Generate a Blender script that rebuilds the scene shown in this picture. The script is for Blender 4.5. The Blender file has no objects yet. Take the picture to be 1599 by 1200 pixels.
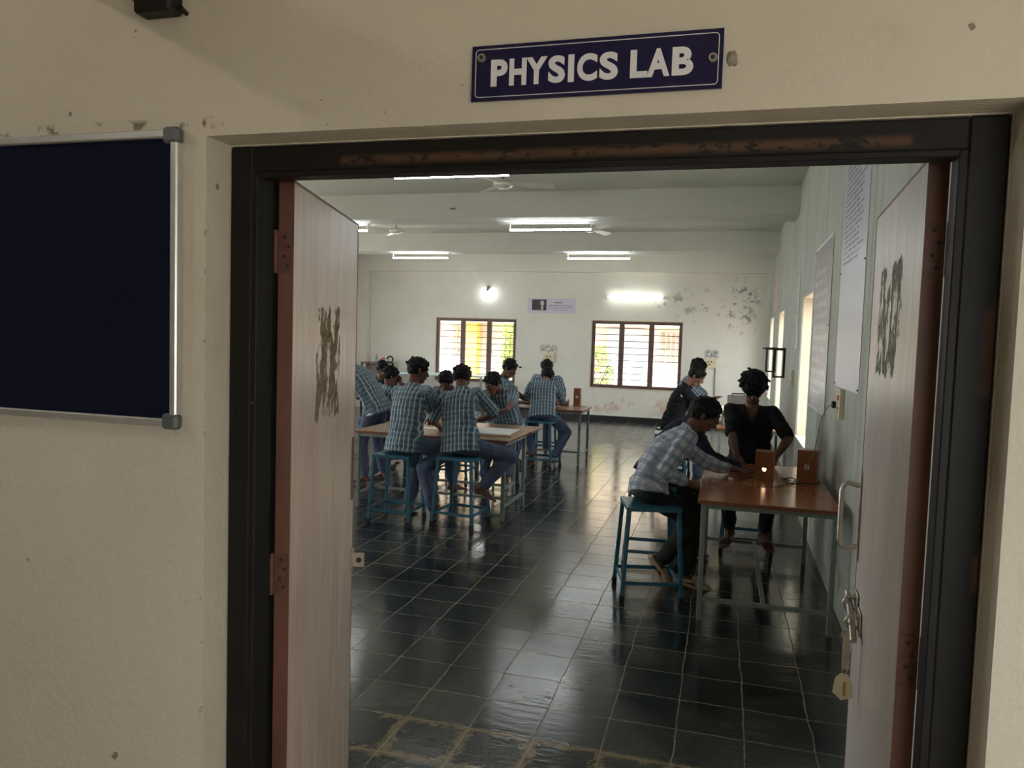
import bpy, math, random
import numpy as np
from mathutils import Vector, Matrix, noise
from math import radians, sin, cos, pi
random.seed(7)
C = bpy.context.scene.collection
V = Vector
# ---------------------------------------------------------------- camera, sky, sun, exposure
cd = bpy.data.cameras.new('camera'); cam = bpy.data.objects.new('camera', cd); C.objects.link(cam)
R_ = ((0.962491324524688, 0.2694615927956505, 0.031637007171080984),
      (-0.046734032677592074, 0.04979541585326518, 0.9976654483090464),
      (0.2672571428501056, -0.961722863702445, 0.06052068264293478))      # right, up, back
cam.matrix_world = Matrix(((R_[0][0], R_[1][0], R_[2][0], 0), (R_[0][1], R_[1][1], R_[2][1], 0),
                           (R_[0][2], R_[1][2], R_[2][2], 1.75), (0, 0, 0, 1)))
cd.sensor_fit = 'HORIZONTAL'; cd.sensor_width = 36.0; cd.lens = 1183.63 / 1599 * 36.0
cd.clip_start = .02; cd.clip_end = 300
bpy.context.scene.camera = cam
sc = bpy.context.scene
sc.view_settings.view_transform = 'Standard'; sc.view_settings.look = 'None'
sc.view_settings.gamma = 1; sc.view_settings.use_curve_mapping = False
sc.view_settings.exposure = 0.0
SKY = 8.0
w = bpy.data.worlds.new('sky'); sc.world = w; w.use_nodes = True
bg = w.node_tree.nodes['Background']; bg.inputs[0].default_value = (.93, .97, 1.0, 1); bg.inputs[1].default_value = SKY
sd = bpy.data.lights.new('sun', 'SUN'); sd.energy = 8.5; sd.angle = radians(4); sd.color = (1, .94, .84)
so = bpy.data.objects.new('sun', sd); C.objects.link(so)
so.rotation_euler = V((.25, .55, -.8)).to_track_quat('-Z', 'Y').to_euler()
def portal(loc, direction, sx, sy):
    l = bpy.data.lights.new('window_portal', 'AREA'); l.shape = 'RECTANGLE'; l.size = sx; l.size_y = sy
    l.cycles.is_portal = True
    o = bpy.data.objects.new('window_portal', l); C.objects.link(o); o.location = loc
    o.rotation_euler = V(direction).to_track_quat('-Z', 'Z').to_euler()
TUBE = 62.0
# ---------------------------------------------------------------- materials
def new_mat(name):
    m = bpy.data.materials.new(name); m.use_nodes = True; nt = m.node_tree
    return m, nt, nt.nodes['Principled BSDF']
def N(nt, t, **kw):
    n = nt.nodes.new(t)
    for k, v in kw.items():
        if k.startswith('i_'):
            key = k[2:]; key = int(key) if key.isdigit() else key
            n.inputs[key].default_value = v
        else: setattr(n, k, v)
    return n
def L(nt, a, b): nt.links.new(a, b)
def coords(nt, kind='Object', scale=(1, 1, 1), loc=(0, 0, 0)):
    tc = N(nt, 'ShaderNodeTexCoord'); mp = N(nt, 'ShaderNodeMapping')
    mp.inputs['Scale'].default_value = scale; mp.inputs['Location'].default_value = loc
    L(nt, tc.outputs[kind], mp.inputs[0]); return mp.outputs[0]
def wpos(nt, scale=(1, 1, 1)):
    g = N(nt, 'ShaderNodeNewGeometry'); mp = N(nt, 'ShaderNodeMapping'); mp.inputs['Scale'].default_value = scale
    L(nt, g.outputs['Position'], mp.inputs[0]); return mp.outputs[0]
def noise_n(nt, vec, scale, detail=4, rough=.55):
    n = N(nt, 'ShaderNodeTexNoise'); n.inputs['Scale'].default_value = scale
    n.inputs['Detail'].default_value = detail; n.inputs['Roughness'].default_value = rough
    L(nt, vec, n.inputs['Vector']); return n.outputs[0]
def ramp(nt, fac, stops):
    r = N(nt, 'ShaderNodeValToRGB'); e = r.color_ramp.elements
    while len(e) < len(stops): e.new(.5)
    for el, (p, c) in zip(e, stops):
        el.position = p; el.color = (*c, 1) if hasattr(c, '__len__') else (c, c, c, 1)
    L(nt, fac, r.inputs[0]); return r.outputs[0]
def mix(nt, fac, a, b, mode='MIX'):
    m = N(nt, 'ShaderNodeMix', data_type='RGBA', blend_type=mode)
    for s, val in ((0, fac), (6, a), (7, b)):
        if hasattr(val, 'links') or isinstance(val, bpy.types.NodeSocket): L(nt, val, m.inputs[s])
        elif s == 0: m.inputs[0].default_value = val
        else: m.inputs[s].default_value = (*val, 1)
    return m.outputs[2]
def math_n(nt, op, a, b=None, c=None):
    m = N(nt, 'ShaderNodeMath', operation=op)
    for i, val in enumerate((a, b, c)):
        if val is None: continue
        if isinstance(val, bpy.types.NodeSocket): L(nt, val, m.inputs[i])
        else: m.inputs[i].default_value = val
    return m.outputs[0]
def bump(nt, bs, h, strength, dist=.01):
    b = N(nt, 'ShaderNodeBump'); b.inputs['Strength'].default_value = strength; b.inputs['Distance'].default_value = dist
    L(nt, h, b.inputs['Height']); L(nt, b.outputs[0], bs.inputs['Normal'])
def box_mask(nt, pos, lo, hi, soft=.05):
    """1 inside an axis aligned box of the surface, falling to 0 at its border"""
    s = N(nt, 'ShaderNodeSeparateXYZ'); L(nt, pos, s.inputs[0]); out = None
    for i in range(3):
        if lo[i] is None: continue
        for lim, sign in ((lo[i], 1), (hi[i], -1)):
            d = math_n(nt, 'MULTIPLY', math_n(nt, 'SUBTRACT', s.outputs[i], lim), sign / soft)
            d = math_n(nt, 'MINIMUM', math_n(nt, 'MAXIMUM', d, 0.0), 1.0)
            out = d if out is None else math_n(nt, 'MULTIPLY', out, d)
    return out
def simple(name, col, rough=.5, metal=0, var=.12, scale=12, bumps=0, spec=.5, stretch=(1, 1, 1)):
    m, nt, bs = new_mat(name)
    v = coords(nt, 'Object', stretch); n = noise_n(nt, v, scale)
    lo = tuple(c * (1 - var) for c in col); hi = tuple(min(1, c * (1 + var)) for c in col)
    L(nt, ramp(nt, n, [(.3, lo), (.7, hi)]), bs.inputs['Base Color'])
    bs.inputs['Roughness'].default_value = rough; bs.inputs['Metallic'].default_value = metal
    bs.inputs['Specular IOR Level'].default_value = spec
    if bumps: bump(nt, bs, noise_n(nt, v, scale * 6), bumps)
    return m
def emit(name, col, strength):
    m, nt, bs = new_mat(name)
    bs.inputs['Base Color'].default_value = (*col, 1)
    bs.inputs['Emission Color'].default_value = (*col, 1); bs.inputs['Emission Strength'].default_value = strength
    return m
def plaster(name, col, stain, amount=.5, bumpy=.35, smudges=(), grain=60, streaks=0):
    m, nt, bs = new_mat(name); p = wpos(nt)
    big = noise_n(nt, p, 1.3, 5, .6)
    c = mix(nt, ramp(nt, big, [(.42, 0.0), (.75, amount)]), col, stain)
    fine = noise_n(nt, p, 9, 6, .7)
    c = mix(nt, ramp(nt, fine, [(.60, 0.0), (.74, .35)]), c, tuple(x * .72 for x in col))
    specks = noise_n(nt, p, 28, 2, .5)
    c = mix(nt, ramp(nt, specks, [(.755, 0.0), (.775, .75)]), c, (.13, .09, .06))
    if streaks:
        st = noise_n(nt, wpos(nt, (9, 9, .7)), 1.2, 5, .65)
        c = mix(nt, ramp(nt, st, [(.45, 0.0), (.72, streaks)]), c, tuple(x * .62 for x in stain))
    for lo, hi, sscale, thr, scol, soft in smudges:
        mk = box_mask(nt, p, lo, hi, soft)
        nn = noise_n(nt, p, sscale, 5, .65)
        f = math_n(nt, 'MULTIPLY', mk, ramp(nt, nn, [(thr, 0.0), (thr + .07, .85)]))
        c = mix(nt, f, c, scol)
    L(nt, c, bs.inputs['Base Color']); bs.inputs['Roughness'].default_value = .72
    bs.inputs['Specular IOR Level'].default_value = .25
    h = math_n(nt, 'ADD', noise_n(nt, p, grain, 3, .6), math_n(nt, 'MULTIPLY', noise_n(nt, p, 7, 3), 1.5))
    bump(nt, bs, h, bumpy, .006)
    return m
M = {}
M['front_wall'] = plaster('cream_plaster', (.61, .553, .45), (.52, .46, .37), .6, .45,
    [((-1.6, None, 2.12), (-.9, None, 2.25), 14, .60, (.12, .07, .04), .03) if False else ((-1.66, 1, 2.163), (-1.02, 2, 2.195), 22, .53, (.13, .08, .05), .012),
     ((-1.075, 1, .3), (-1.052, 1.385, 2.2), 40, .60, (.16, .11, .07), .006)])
M['front_wall'].name = 'cream_plaster'
M['far_wall'] = plaster('far_wall_plaster', (.76, .735, .655), (.63, .60, .51), .5, .25,
    [((-1.7, 16, 2.15), (.8, 17, 3.0), 5, .56, (.33, .33, .30), .35), ((-.1, 16, 1.9), (.8, 17, 3.2), 8, .55, (.20, .20, .19), .3),
     ((-4.0, 16, 1.42), (-3.55, 17, 1.66), 16, .45, (.16, .16, .16), .1), ((-.42, 16, 1.42), (-.08, 17, 1.66), 16, .42, (.16, .16, .16), .08),
     ((-3.0, 16, .1), (-.2, 17, .6), 3, .55, (.62, .42, .32), .2)], 40)
M['green_wall'] = plaster('pale_green_plaster', (.49, .515, .455), (.35, .37, .31), .7, .3,
    [((0, 3, 0), (2, 9, .45), 5, .5, (.30, .24, .15), .2)], 40, .6)
M['ceiling'] = plaster('ceiling_plaster', (.55, .56, .50), (.45, .46, .40), .5, .1)
M['beam'] = plaster('beam_plaster', (.60, .61, .55), (.52, .53, .47), .5, .1)
M['reveal'] = plaster('window_reveal_plaster', (.70, .62, .46), (.58, .48, .33), .5, .2)
M['skirting'] = simple('black_skirting', (.02, .02, .022), .3)
def floor_mat():
    m, nt, bs = new_mat('black_slate_tiles')
    g = N(nt, 'ShaderNodeNewGeometry'); s = N(nt, 'ShaderNodeSeparateXYZ')
    wob = noise_n(nt, g.outputs['Position'], 3.0, 3)
    L(nt, g.outputs['Position'], s.inputs[0]); T = .2971
    wv = math_n(nt, 'MULTIPLY', math_n(nt, 'SUBTRACT', wob, .5), .035)
    u = math_n(nt, 'DIVIDE', math_n(nt, 'ADD', math_n(nt, 'SUBTRACT', s.outputs[0], -.4289 - 100 * T), wv), T)
    v = math_n(nt, 'DIVIDE', math_n(nt, 'ADD', math_n(nt, 'SUBTRACT', s.outputs[1], 3.1347 - 100 * T), wv), T)
    fu, fv = math_n(nt, 'FRACT', u), math_n(nt, 'FRACT', v)
    du = math_n(nt, 'PINGPONG', fu, .5); dv = math_n(nt, 'PINGPONG', fv, .5)
    d = math_n(nt, 'MINIMUM', du, dv)
    rag = math_n(nt, 'ADD', d, math_n(nt, 'MULTIPLY', math_n(nt, 'SUBTRACT', noise_n(nt, g.outputs['Position'], 45, 4), .5), .030))
    grout = math_n(nt, 'LESS_THAN', rag, .0095)
    cid = N(nt, 'ShaderNodeCombineXYZ'); L(nt, math_n(nt, 'FLOOR', u), cid.inputs[0]); L(nt, math_n(nt, 'FLOOR', v), cid.inputs[1])
    wn = N(nt, 'ShaderNodeTexWhiteNoise', noise_dimensions='2D'); L(nt, cid.outputs[0], wn.inputs['Vector'])
    tile = wn.outputs['Value']
    big = noise_n(nt, g.outputs['Position'], 2.2, 6, .7)
    base = mix(nt, tile, (.012, .016, .018), (.030, .036, .036))
    base = mix(nt, ramp(nt, big, [(.45, 0.0), (.68, .65)]), base, (.080, .080, .066))
    # cement stains on the row of tiles by the doorway
    st = box_mask(nt, g.outputs['Position'], (-1.5, 2.78, -1), (.75, 3.16, 1), .03)
    edge = math_n(nt, 'SUBTRACT', 1.0, math_n(nt, 'MULTIPLY', d, 3.2))
    sn = math_n(nt, 'ADD', math_n(nt, 'MULTIPLY', noise_n(nt, g.outputs['Position'], 22, 6, .75), .7), math_n(nt, 'MULTIPLY', edge, .30))
    wn2 = math_n(nt, 'MULTIPLY', math_n(nt, 'GREATER_THAN', noise_n(nt, g.outputs['Position'], 2.0, 1), .42), st)
    base = mix(nt, math_n(nt, 'MULTIPLY', wn2, ramp(nt, sn, [(.55, 0.0), (.61, .85)])), base, (.26, .20, .11))
    gc = mix(nt, noise_n(nt, g.outputs['Position'], 5, 3), (.02, .018, .012), (.42, .31, .17))
    L(nt, mix(nt, grout, base, gc), bs.inputs['Base Color'])
    r = math_n(nt, 'ADD', math_n(nt, 'MULTIPLY', tile, .05), ramp(nt, noise_n(nt, g.outputs['Position'], 3.5, 6, .7), [(.35, .07), (.70, .19)]))
    L(nt, mix(nt, grout, r, (.6, .6, .6)), bs.inputs['Roughness'])
    bs.inputs['Specular IOR Level'].default_value = .62
    # hand dressed stone: long shallow ripples, each stone tilted a hair
    rip = noise_n(nt, wpos(nt, (3, 11, 1)), 3.0, 4, .6)
    tilt = math_n(nt, 'ADD', math_n(nt, 'MULTIPLY', fu, math_n(nt, 'SUBTRACT', tile, .5)), math_n(nt, 'MULTIPLY', fv, math_n(nt, 'SUBTRACT', wn.outputs['Value'], .45)))
    h = math_n(nt, 'ADD', math_n(nt, 'MULTIPLY', rip, .5), math_n(nt, 'MULTIPLY', tilt, .55))
    h = math_n(nt, 'SUBTRACT', h, math_n(nt, 'MULTIPLY', grout, .4))
    bump(nt, bs, h, .32, .008)
    return m
M['floor'] = floor_mat()
def frame_mat():
    m, nt, bs = new_mat('black_painted_frame'); p = wpos(nt)
    n = noise_n(nt, p, 10, 5, .6)
    c = mix(nt, n, (.010, .009, .008), (.022, .020, .017))
    chip = noise_n(nt, wpos(nt, (1, 1, 2)), 13, 6, .75)
    mk = math_n(nt, 'MULTIPLY', box_mask(nt, p, (-.80, 1, 2.099), (.30, 1.465, 2.125), .010), ramp(nt, chip, [(.44, 0.0), (.47, 1.0)]))
    c = mix(nt, mk, c, (.26, .14, .075))
    mk2 = math_n(nt, 'MULTIPLY', box_mask(nt, p, (.418, 1, 1.67), (.5, 1.465, 1.83), .012), ramp(nt, chip, [(.33, 0.0), (.42, 1.0)]))
    mk3 = math_n(nt, 'MULTIPLY', box_mask(nt, p, (.428, 1, 1.33), (.5, 1.465, 1.40), .008), ramp(nt, chip, [(.33, 0.0), (.42, 1.0)]))
    c = mix(nt, math_n(nt, 'MAXIMUM', mk2, mk3), c, (.19, .055, .025))
    sp = noise_n(nt, p, 45, 2)
    c = mix(nt, ramp(nt, sp, [(.76, 0.0), (.78, 1.0)]), c, (.35, .33, .28))
    L(nt, c, bs.inputs['Base Color']); bs.inputs['Roughness'].default_value = .5; bs.inputs['Specular IOR Level'].default_value = .16
    bump(nt, bs, noise_n(nt, p, 35, 4), .2, .004); return m
M['frame'] = frame_mat()
def leaf_mat(name, base, dark, lo, hi, fill, hole):
    """worn polished door board, with a peeled patch inside lo..hi of the leaf's own coordinates"""
    m, nt, bs = new_mat(name); p = coords(nt, 'Object')
    grain = noise_n(nt, coords(nt, 'Object', (9, 14, .8)), 3.2, 6, .65)
    c = mix(nt, ramp(nt, grain, [(.35, 0.0), (.68, 1.0)]), base, dark)
    pale = noise_n(nt, coords(nt, 'Object', (4, 5, .35)), 3.0, 4, .6)
    c = mix(nt, ramp(nt, pale, [(.50, 0.0), (.75, .5)]), c, tuple(min(1, x * 1.35) for x in base))
    pn = noise_n(nt, coords(nt, 'Object', (1.3, 1, .6)), 15, 7, .70)
    bm = box_mask(nt, p, (lo[0], None, lo[1]) if False else (lo[0], -1, lo[1]), (hi[0], 1, hi[1]), .06)
    f = math_n(nt, 'MULTIPLY', ramp(nt, pn, [(.36, 0.0), (.62, 1.0)]), 1.0)
    pk = ramp(nt, math_n(nt, 'MULTIPLY', pn, math_n(nt, 'ADD', .30, math_n(nt, 'MULTIPLY', bm, .715))), [(.475, 0.0), (.490, 1.0)])
    pc = mix(nt, ramp(nt, noise_n(nt, p, 45, 4, .7), [(.48, 0.0), (.66, 1.0)]), fill, hole)
    c = mix(nt, pk, c, pc)
    sp = noise_n(nt, p, 20, 2)
    c = mix(nt, ramp(nt, sp, [(.765, 0.0), (.78, 1.0)]), c, (.10, .05, .03))
    L(nt, c, bs.inputs['Base Color'])
    rr = mix(nt, pk, (.30, .30, .30), (.8, .8, .8)); L(nt, rr, bs.inputs['Roughness'])
    h = math_n(nt, 'ADD', math_n(nt, 'MULTIPLY', grain, .4), math_n(nt, 'MULTIPLY', pk, noise_n(nt, p, 60, 4)))
    bump(nt, bs, h, .3, .004); return m
M['leaf_left'] = leaf_mat('worn_polished_board', (.78, .63, .53), (.60, .45, .37), (.16, 1.46), (.52, 1.87), (.33, .24, .15), (.13, .085, .05))
M['leaf_right'] = leaf_mat('worn_board_light_tint', (.60, .54, .49), (.44, .39, .345), (.16, 1.64), (.60, 2.0), (.22, .22, .17), (.03, .028, .024))  # same board as the left leaf; the greyer light is put into its colour
M['leaf_edge'] = simple('red_oxide_edge', (.15, .062, .038), .5, var=.25, scale=9, stretch=(1, 1, .4))
M['hinge'] = simple('painted_hinge', (.13, .052, .034), .5, .1, var=.3, scale=50)
M['steel'] = simple('dull_steel', (.52, .48, .42), .35, .9, var=.15, scale=40)
M['screw'] = simple('dark_screw', (.035, .025, .02), .6, .3)
M['alu'] = simple('brushed_aluminium', (.62, .62, .60), .35, .75, var=.06, scale=30, stretch=(1, 1, 1))
M['grey_plastic'] = simple('grey_plastic_corner', (.09, .10, .105), .5)
def felt_mat():
    m, nt, bs = new_mat('navy_felt'); p = coords(nt)
    L(nt, mix(nt, noise_n(nt, p, 250, 2), (.003, .0035, .014), (.007, .009, .028)), bs.inputs['Base Color'])
    bs.inputs['Roughness'].default_value = .95; bs.inputs['Specular IOR Level'].default_value = .15
    bump(nt, bs, noise_n(nt, p, 400, 2), .3, .002); return m
M['felt'] = felt_mat()
M['sign_blue'] = simple('navy_enamel', (.008, .006, .045), .22, var=.1)
M['sign_white'] = simple('white_paint', (.72, .70, .72), .35, var=.03)
M['cement'] = simple('grey_cement', (.28, .25, .20), .9, var=.3, scale=60, bumps=.5)
M['black_metal'] = simple('black_metal', (.010, .008, .007), .55, .2, bumps=.2)
M['blue_paint'] = simple('teal_blue_paint', (.026, .122, .180), .35, var=.22, scale=16)
M['grey_paint'] = simple('grey_green_paint', (.19, .225, .20), .4, var=.18, scale=14)
M['rubber'] = simple('black_rubber', (.012, .012, .012), .7)
M['table_red'] = simple('red_brown_laminate', (.36, .125, .05), .2, var=.07, scale=5, stretch=(6, .8, 1))
M['table_tan'] = simple('worn_tan_laminate', (.38, .245, .15), .3, var=.25, scale=5, stretch=(.8, 6, 1))
M['edge_band'] = simple('brown_edge_band', (.19, .062, .028), .4)
M['box_brown'] = simple('brown_varnished_wood', (.27, .085, .032), .35, var=.15, scale=8, stretch=(1, 1, .3))
M['paper'] = simple('white_paper', (.78, .78, .76), .8, var=.04)
M['card'] = simple('brown_cardboard', (.42, .28, .17), .8, var=.1)
M['window_brown'] = simple('brown_window_frame', (.115, .06, .05), .45, var=.2)
M['grille'] = simple('grey_grille_bar', (.12, .115, .115), .5, .3)
M['cream_plastic'] = simple('cream_switch_plate', (.70, .62, .42), .4, var=.06)
M['white_plastic'] = simple('white_plastic', (.70, .70, .68), .35, var=.04)
M['fan'] = simple('cream_fan_paint', (.62, .58, .50), .3, var=.06)
M['fan_dark'] = simple('fan_motor_grey', (.16, .16, .15), .4, .4)
M['tube'] = emit('lit_tube', (.93, .98, 1.0), TUBE)
M['tube_far'] = emit('lit_wall_tube', (.95, 1.0, .93), TUBE * .28)
M['bulb'] = emit('lit_bulb', (.94, .98, 1.0), 60)
M['warm'] = emit('lit_lamp_window', (1.0, .62, .36), 9)
M['warm_small'] = emit('small_yellow_lamp', (1.0, .72, .28), 6)
M['pink'] = simple('pink_rendered_wall', (.84, .66, .60), .9, var=.06, scale=3)
M['lilac'] = simple('pale_lilac_plinth', (.84, .78, .80), .9, var=.06, scale=3)
M['yellow'] = simple('yellow_painted_pillar', (.84, .57, .14), .8, var=.08, scale=3)
M['eave'] = simple('cream_eave', (.85, .78, .50), .8, var=.05)
M['blue_grey'] = simple('blue_grey_door', (.50, .56, .62), .6, var=.08)
M['out_window'] = simple('brown_shutter', (.40, .33, .30), .6, var=.2)
M['ground'] = simple('pale_yard_ground', (.55, .50, .44), .9, var=.15, scale=2)
M['leaf_green'] = simple('bright_leaf', (.30, .44, .09), .6, var=.35, scale=10)
M['flower_pink'] = simple('pink_blossom', (.75, .22, .35), .6, var=.2, scale=10)
M['bark'] = simple('bark', (.18, .12, .08), .9, var=.3)
M['cable'] = simple('yellow_green_wire', (.26, .24, .06), .5, var=.6, scale=120)
M['cable_dark'] = simple('dark_wire', (.03, .03, .025), .5)
M['skin'] = simple('brown_skin', (.135, .062, .040), .6, spec=.3, var=.12, scale=14, bumps=.05)
M['skin_light'] = simple('warm_brown_skin', (.215, .098, .062), .5, var=.12, scale=14, bumps=.05)
M['lips'] = simple('dark_lips', (.13, .045, .04), .5)
M['eye_white'] = simple('eye_white', (.26, .23, .21), .25, var=.03)
M['iris'] = simple('dark_iris', (.010, .006, .005), .15)
def hair_mat():
    m, nt, bs = new_mat('black_hair'); v = coords(nt, 'Object', (40, 40, 14)); n = noise_n(nt, v, 3, 4, .7)
    L(nt, mix(nt, n, (.002, .002, .002), (.008, .007, .0065)), bs.inputs['Base Color']); bs.inputs['Roughness'].default_value = .6; bs.inputs['Specular IOR Level'].default_value = .22
    bump(nt, bs, n, .7, .01); return m
M['hair'] = hair_mat()
def cloth_mat(name, base, alt=None, line=(.60, .66, .66), kind='plain', rough=.85):
    m, nt, bs = new_mat(name)
    a = N(nt, 'ShaderNodeAttribute', attribute_name='weave'); s = N(nt, 'ShaderNodeSeparateXYZ'); L(nt, a.outputs['Vector'], s.inputs[0])
    u, v = s.outputs[0], s.outputs[1]
    p = coords(nt)
    c = mix(nt, noise_n(nt, p, 9, 4), tuple(x * .82 for x in base), tuple(x * 1.18 for x in base))
    if kind == 'stripe':
        pu = math_n(nt, 'FRACT', math_n(nt, 'DIVIDE', math_n(nt, 'ADD', u, 10), .044))
        pv = math_n(nt, 'FRACT', math_n(nt, 'DIVIDE', math_n(nt, 'ADD', v, 10), .052))
        dark = math_n(nt, 'MULTIPLY', math_n(nt, 'COMPARE', pu, .55, .20), .55)
        c = mix(nt, dark, c, alt)
        dark2 = math_n(nt, 'MULTIPLY', math_n(nt, 'COMPARE', pv, .55, .17), .5)
        c = mix(nt, dark2, c, alt)
        c = mix(nt, math_n(nt, 'MULTIPLY', math_n(nt, 'COMPARE', pv, .08, .040), .22), c, line)
        c = mix(nt, math_n(nt, 'MULTIPLY', math_n(nt, 'COMPARE', pu, .10, .062), .80), c, line)
    if kind == 'check':
        pu = math_n(nt, 'FRACT', math_n(nt, 'DIVIDE', math_n(nt, 'ADD', u, 10), .070))
        pv = math_n(nt, 'FRACT', math_n(nt, 'DIVIDE', math_n(nt, 'ADD', v, 10), .070))
        c = mix(nt, math_n(nt, 'MULTIPLY', math_n(nt, 'COMPARE', pu, .35, .24), .60), c, alt)
        c = mix(nt, math_n(nt, 'MULTIPLY', math_n(nt, 'COMPARE', pv, .35, .24), .60), c, alt)
        c = mix(nt, math_n(nt, 'MULTIPLY', math_n(nt, 'COMPARE', pu, .85, .035), .35), c, alt)
        c = mix(nt, math_n(nt, 'MULTIPLY', math_n(nt, 'COMPARE', pv, .85, .035), .35), c, alt)
    L(nt, c, bs.inputs['Base Color']); bs.inputs['Roughness'].default_value = rough; bs.inputs['Specular IOR Level'].default_value = .2
    bump(nt, bs, noise_n(nt, p, 22, 5, .6), .5, .012); return m
M['uniform'] = cloth_mat('striped_uniform_shirt', (.135, .200, .238), (.050, .080, .108), (.72, .78, .78), 'stripe')
M['check'] = cloth_mat('checked_shirt', (.58, .57, .57), (.14, .20, .30), kind='check')
M['black_cloth'] = cloth_mat('black_cloth', (.010, .010, .012))
M['navy_cloth'] = cloth_mat('navy_cloth', (.016, .020, .036))
M['trouser_blue'] = cloth_mat('slate_blue_trousers', (.085, .105, .165))
M['trouser_dark'] = cloth_mat('dark_trousers', (.022, .024, .026))
M['trouser_olive'] = cloth_mat('dark_olive_trousers', (.020, .024, .020))
M['clog'] = simple('beige_rubber_clog', (.42, .31, .20), .6, var=.12)
M['sandal'] = simple('brown_sandal', (.16, .09, .07), .6, var=.3)
M['sole'] = simple('dark_sole', (.03, .025, .022), .7)
def poster_mat(name, base, ink, size, rows, glossy=.25, ink_top=1.0, ink_bot=0.0, head=.0, amt=.85):
    """printed lines of unreadable small text on a sheet; sheet coordinates x 0..w, z 0..h"""
    m, nt, bs = new_mat(name); W, H = size; p = coords(nt); s = N(nt, 'ShaderNodeSeparateXYZ'); L(nt, p, s.inputs[0])
    z = math_n(nt, 'DIVIDE', s.outputs[2], H); x = math_n(nt, 'DIVIDE', s.outputs[0], W)
    row = math_n(nt, 'FRACT', math_n(nt, 'MULTIPLY', z, rows)); rid = math_n(nt, 'FLOOR', math_n(nt, 'MULTIPLY', z, rows))
    inrow = math_n(nt, 'COMPARE', row, .5, .24)
    cmb = N(nt, 'ShaderNodeCombineXYZ'); L(nt, math_n(nt, 'MULTIPLY', x, 34), cmb.inputs[0]); L(nt, math_n(nt, 'MULTIPLY', rid, 7.3), cmb.inputs[1])
    words = math_n(nt, 'GREATER_THAN', noise_n(nt, cmb.outputs[0], 1.0, 1), .42)
    wl = N(nt, 'ShaderNodeTexWhiteNoise', noise_dimensions='1D'); L(nt, rid, wl.inputs['W'])
    ln = math_n(nt, 'LESS_THAN', x, math_n(nt, 'ADD', .62, math_n(nt, 'MULTIPLY', wl.outputs['Value'], .30)))
    mg = math_n(nt, 'GREATER_THAN', x, .08)
    zr = math_n(nt, 'MULTIPLY', math_n(nt, 'LESS_THAN', z, ink_top), math_n(nt, 'GREATER_THAN', z, ink_bot))
    f = inrow
    for q in (words, ln, mg, zr): f = math_n(nt, 'MULTIPLY', f, q)
    c = mix(nt, noise_n(nt, p, 3, 3), base, tuple(q * .93 for q in base))
    c = mix(nt, math_n(nt, 'MULTIPLY', f, amt), c, ink)
    L(nt, c, bs.inputs['Base Color']); bs.inputs['Roughness'].default_value = glossy
    bump(nt, bs, noise_n(nt, coords(nt, 'Object', (3, 3, 1)), 4, 3), .25, .02); return m
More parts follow.
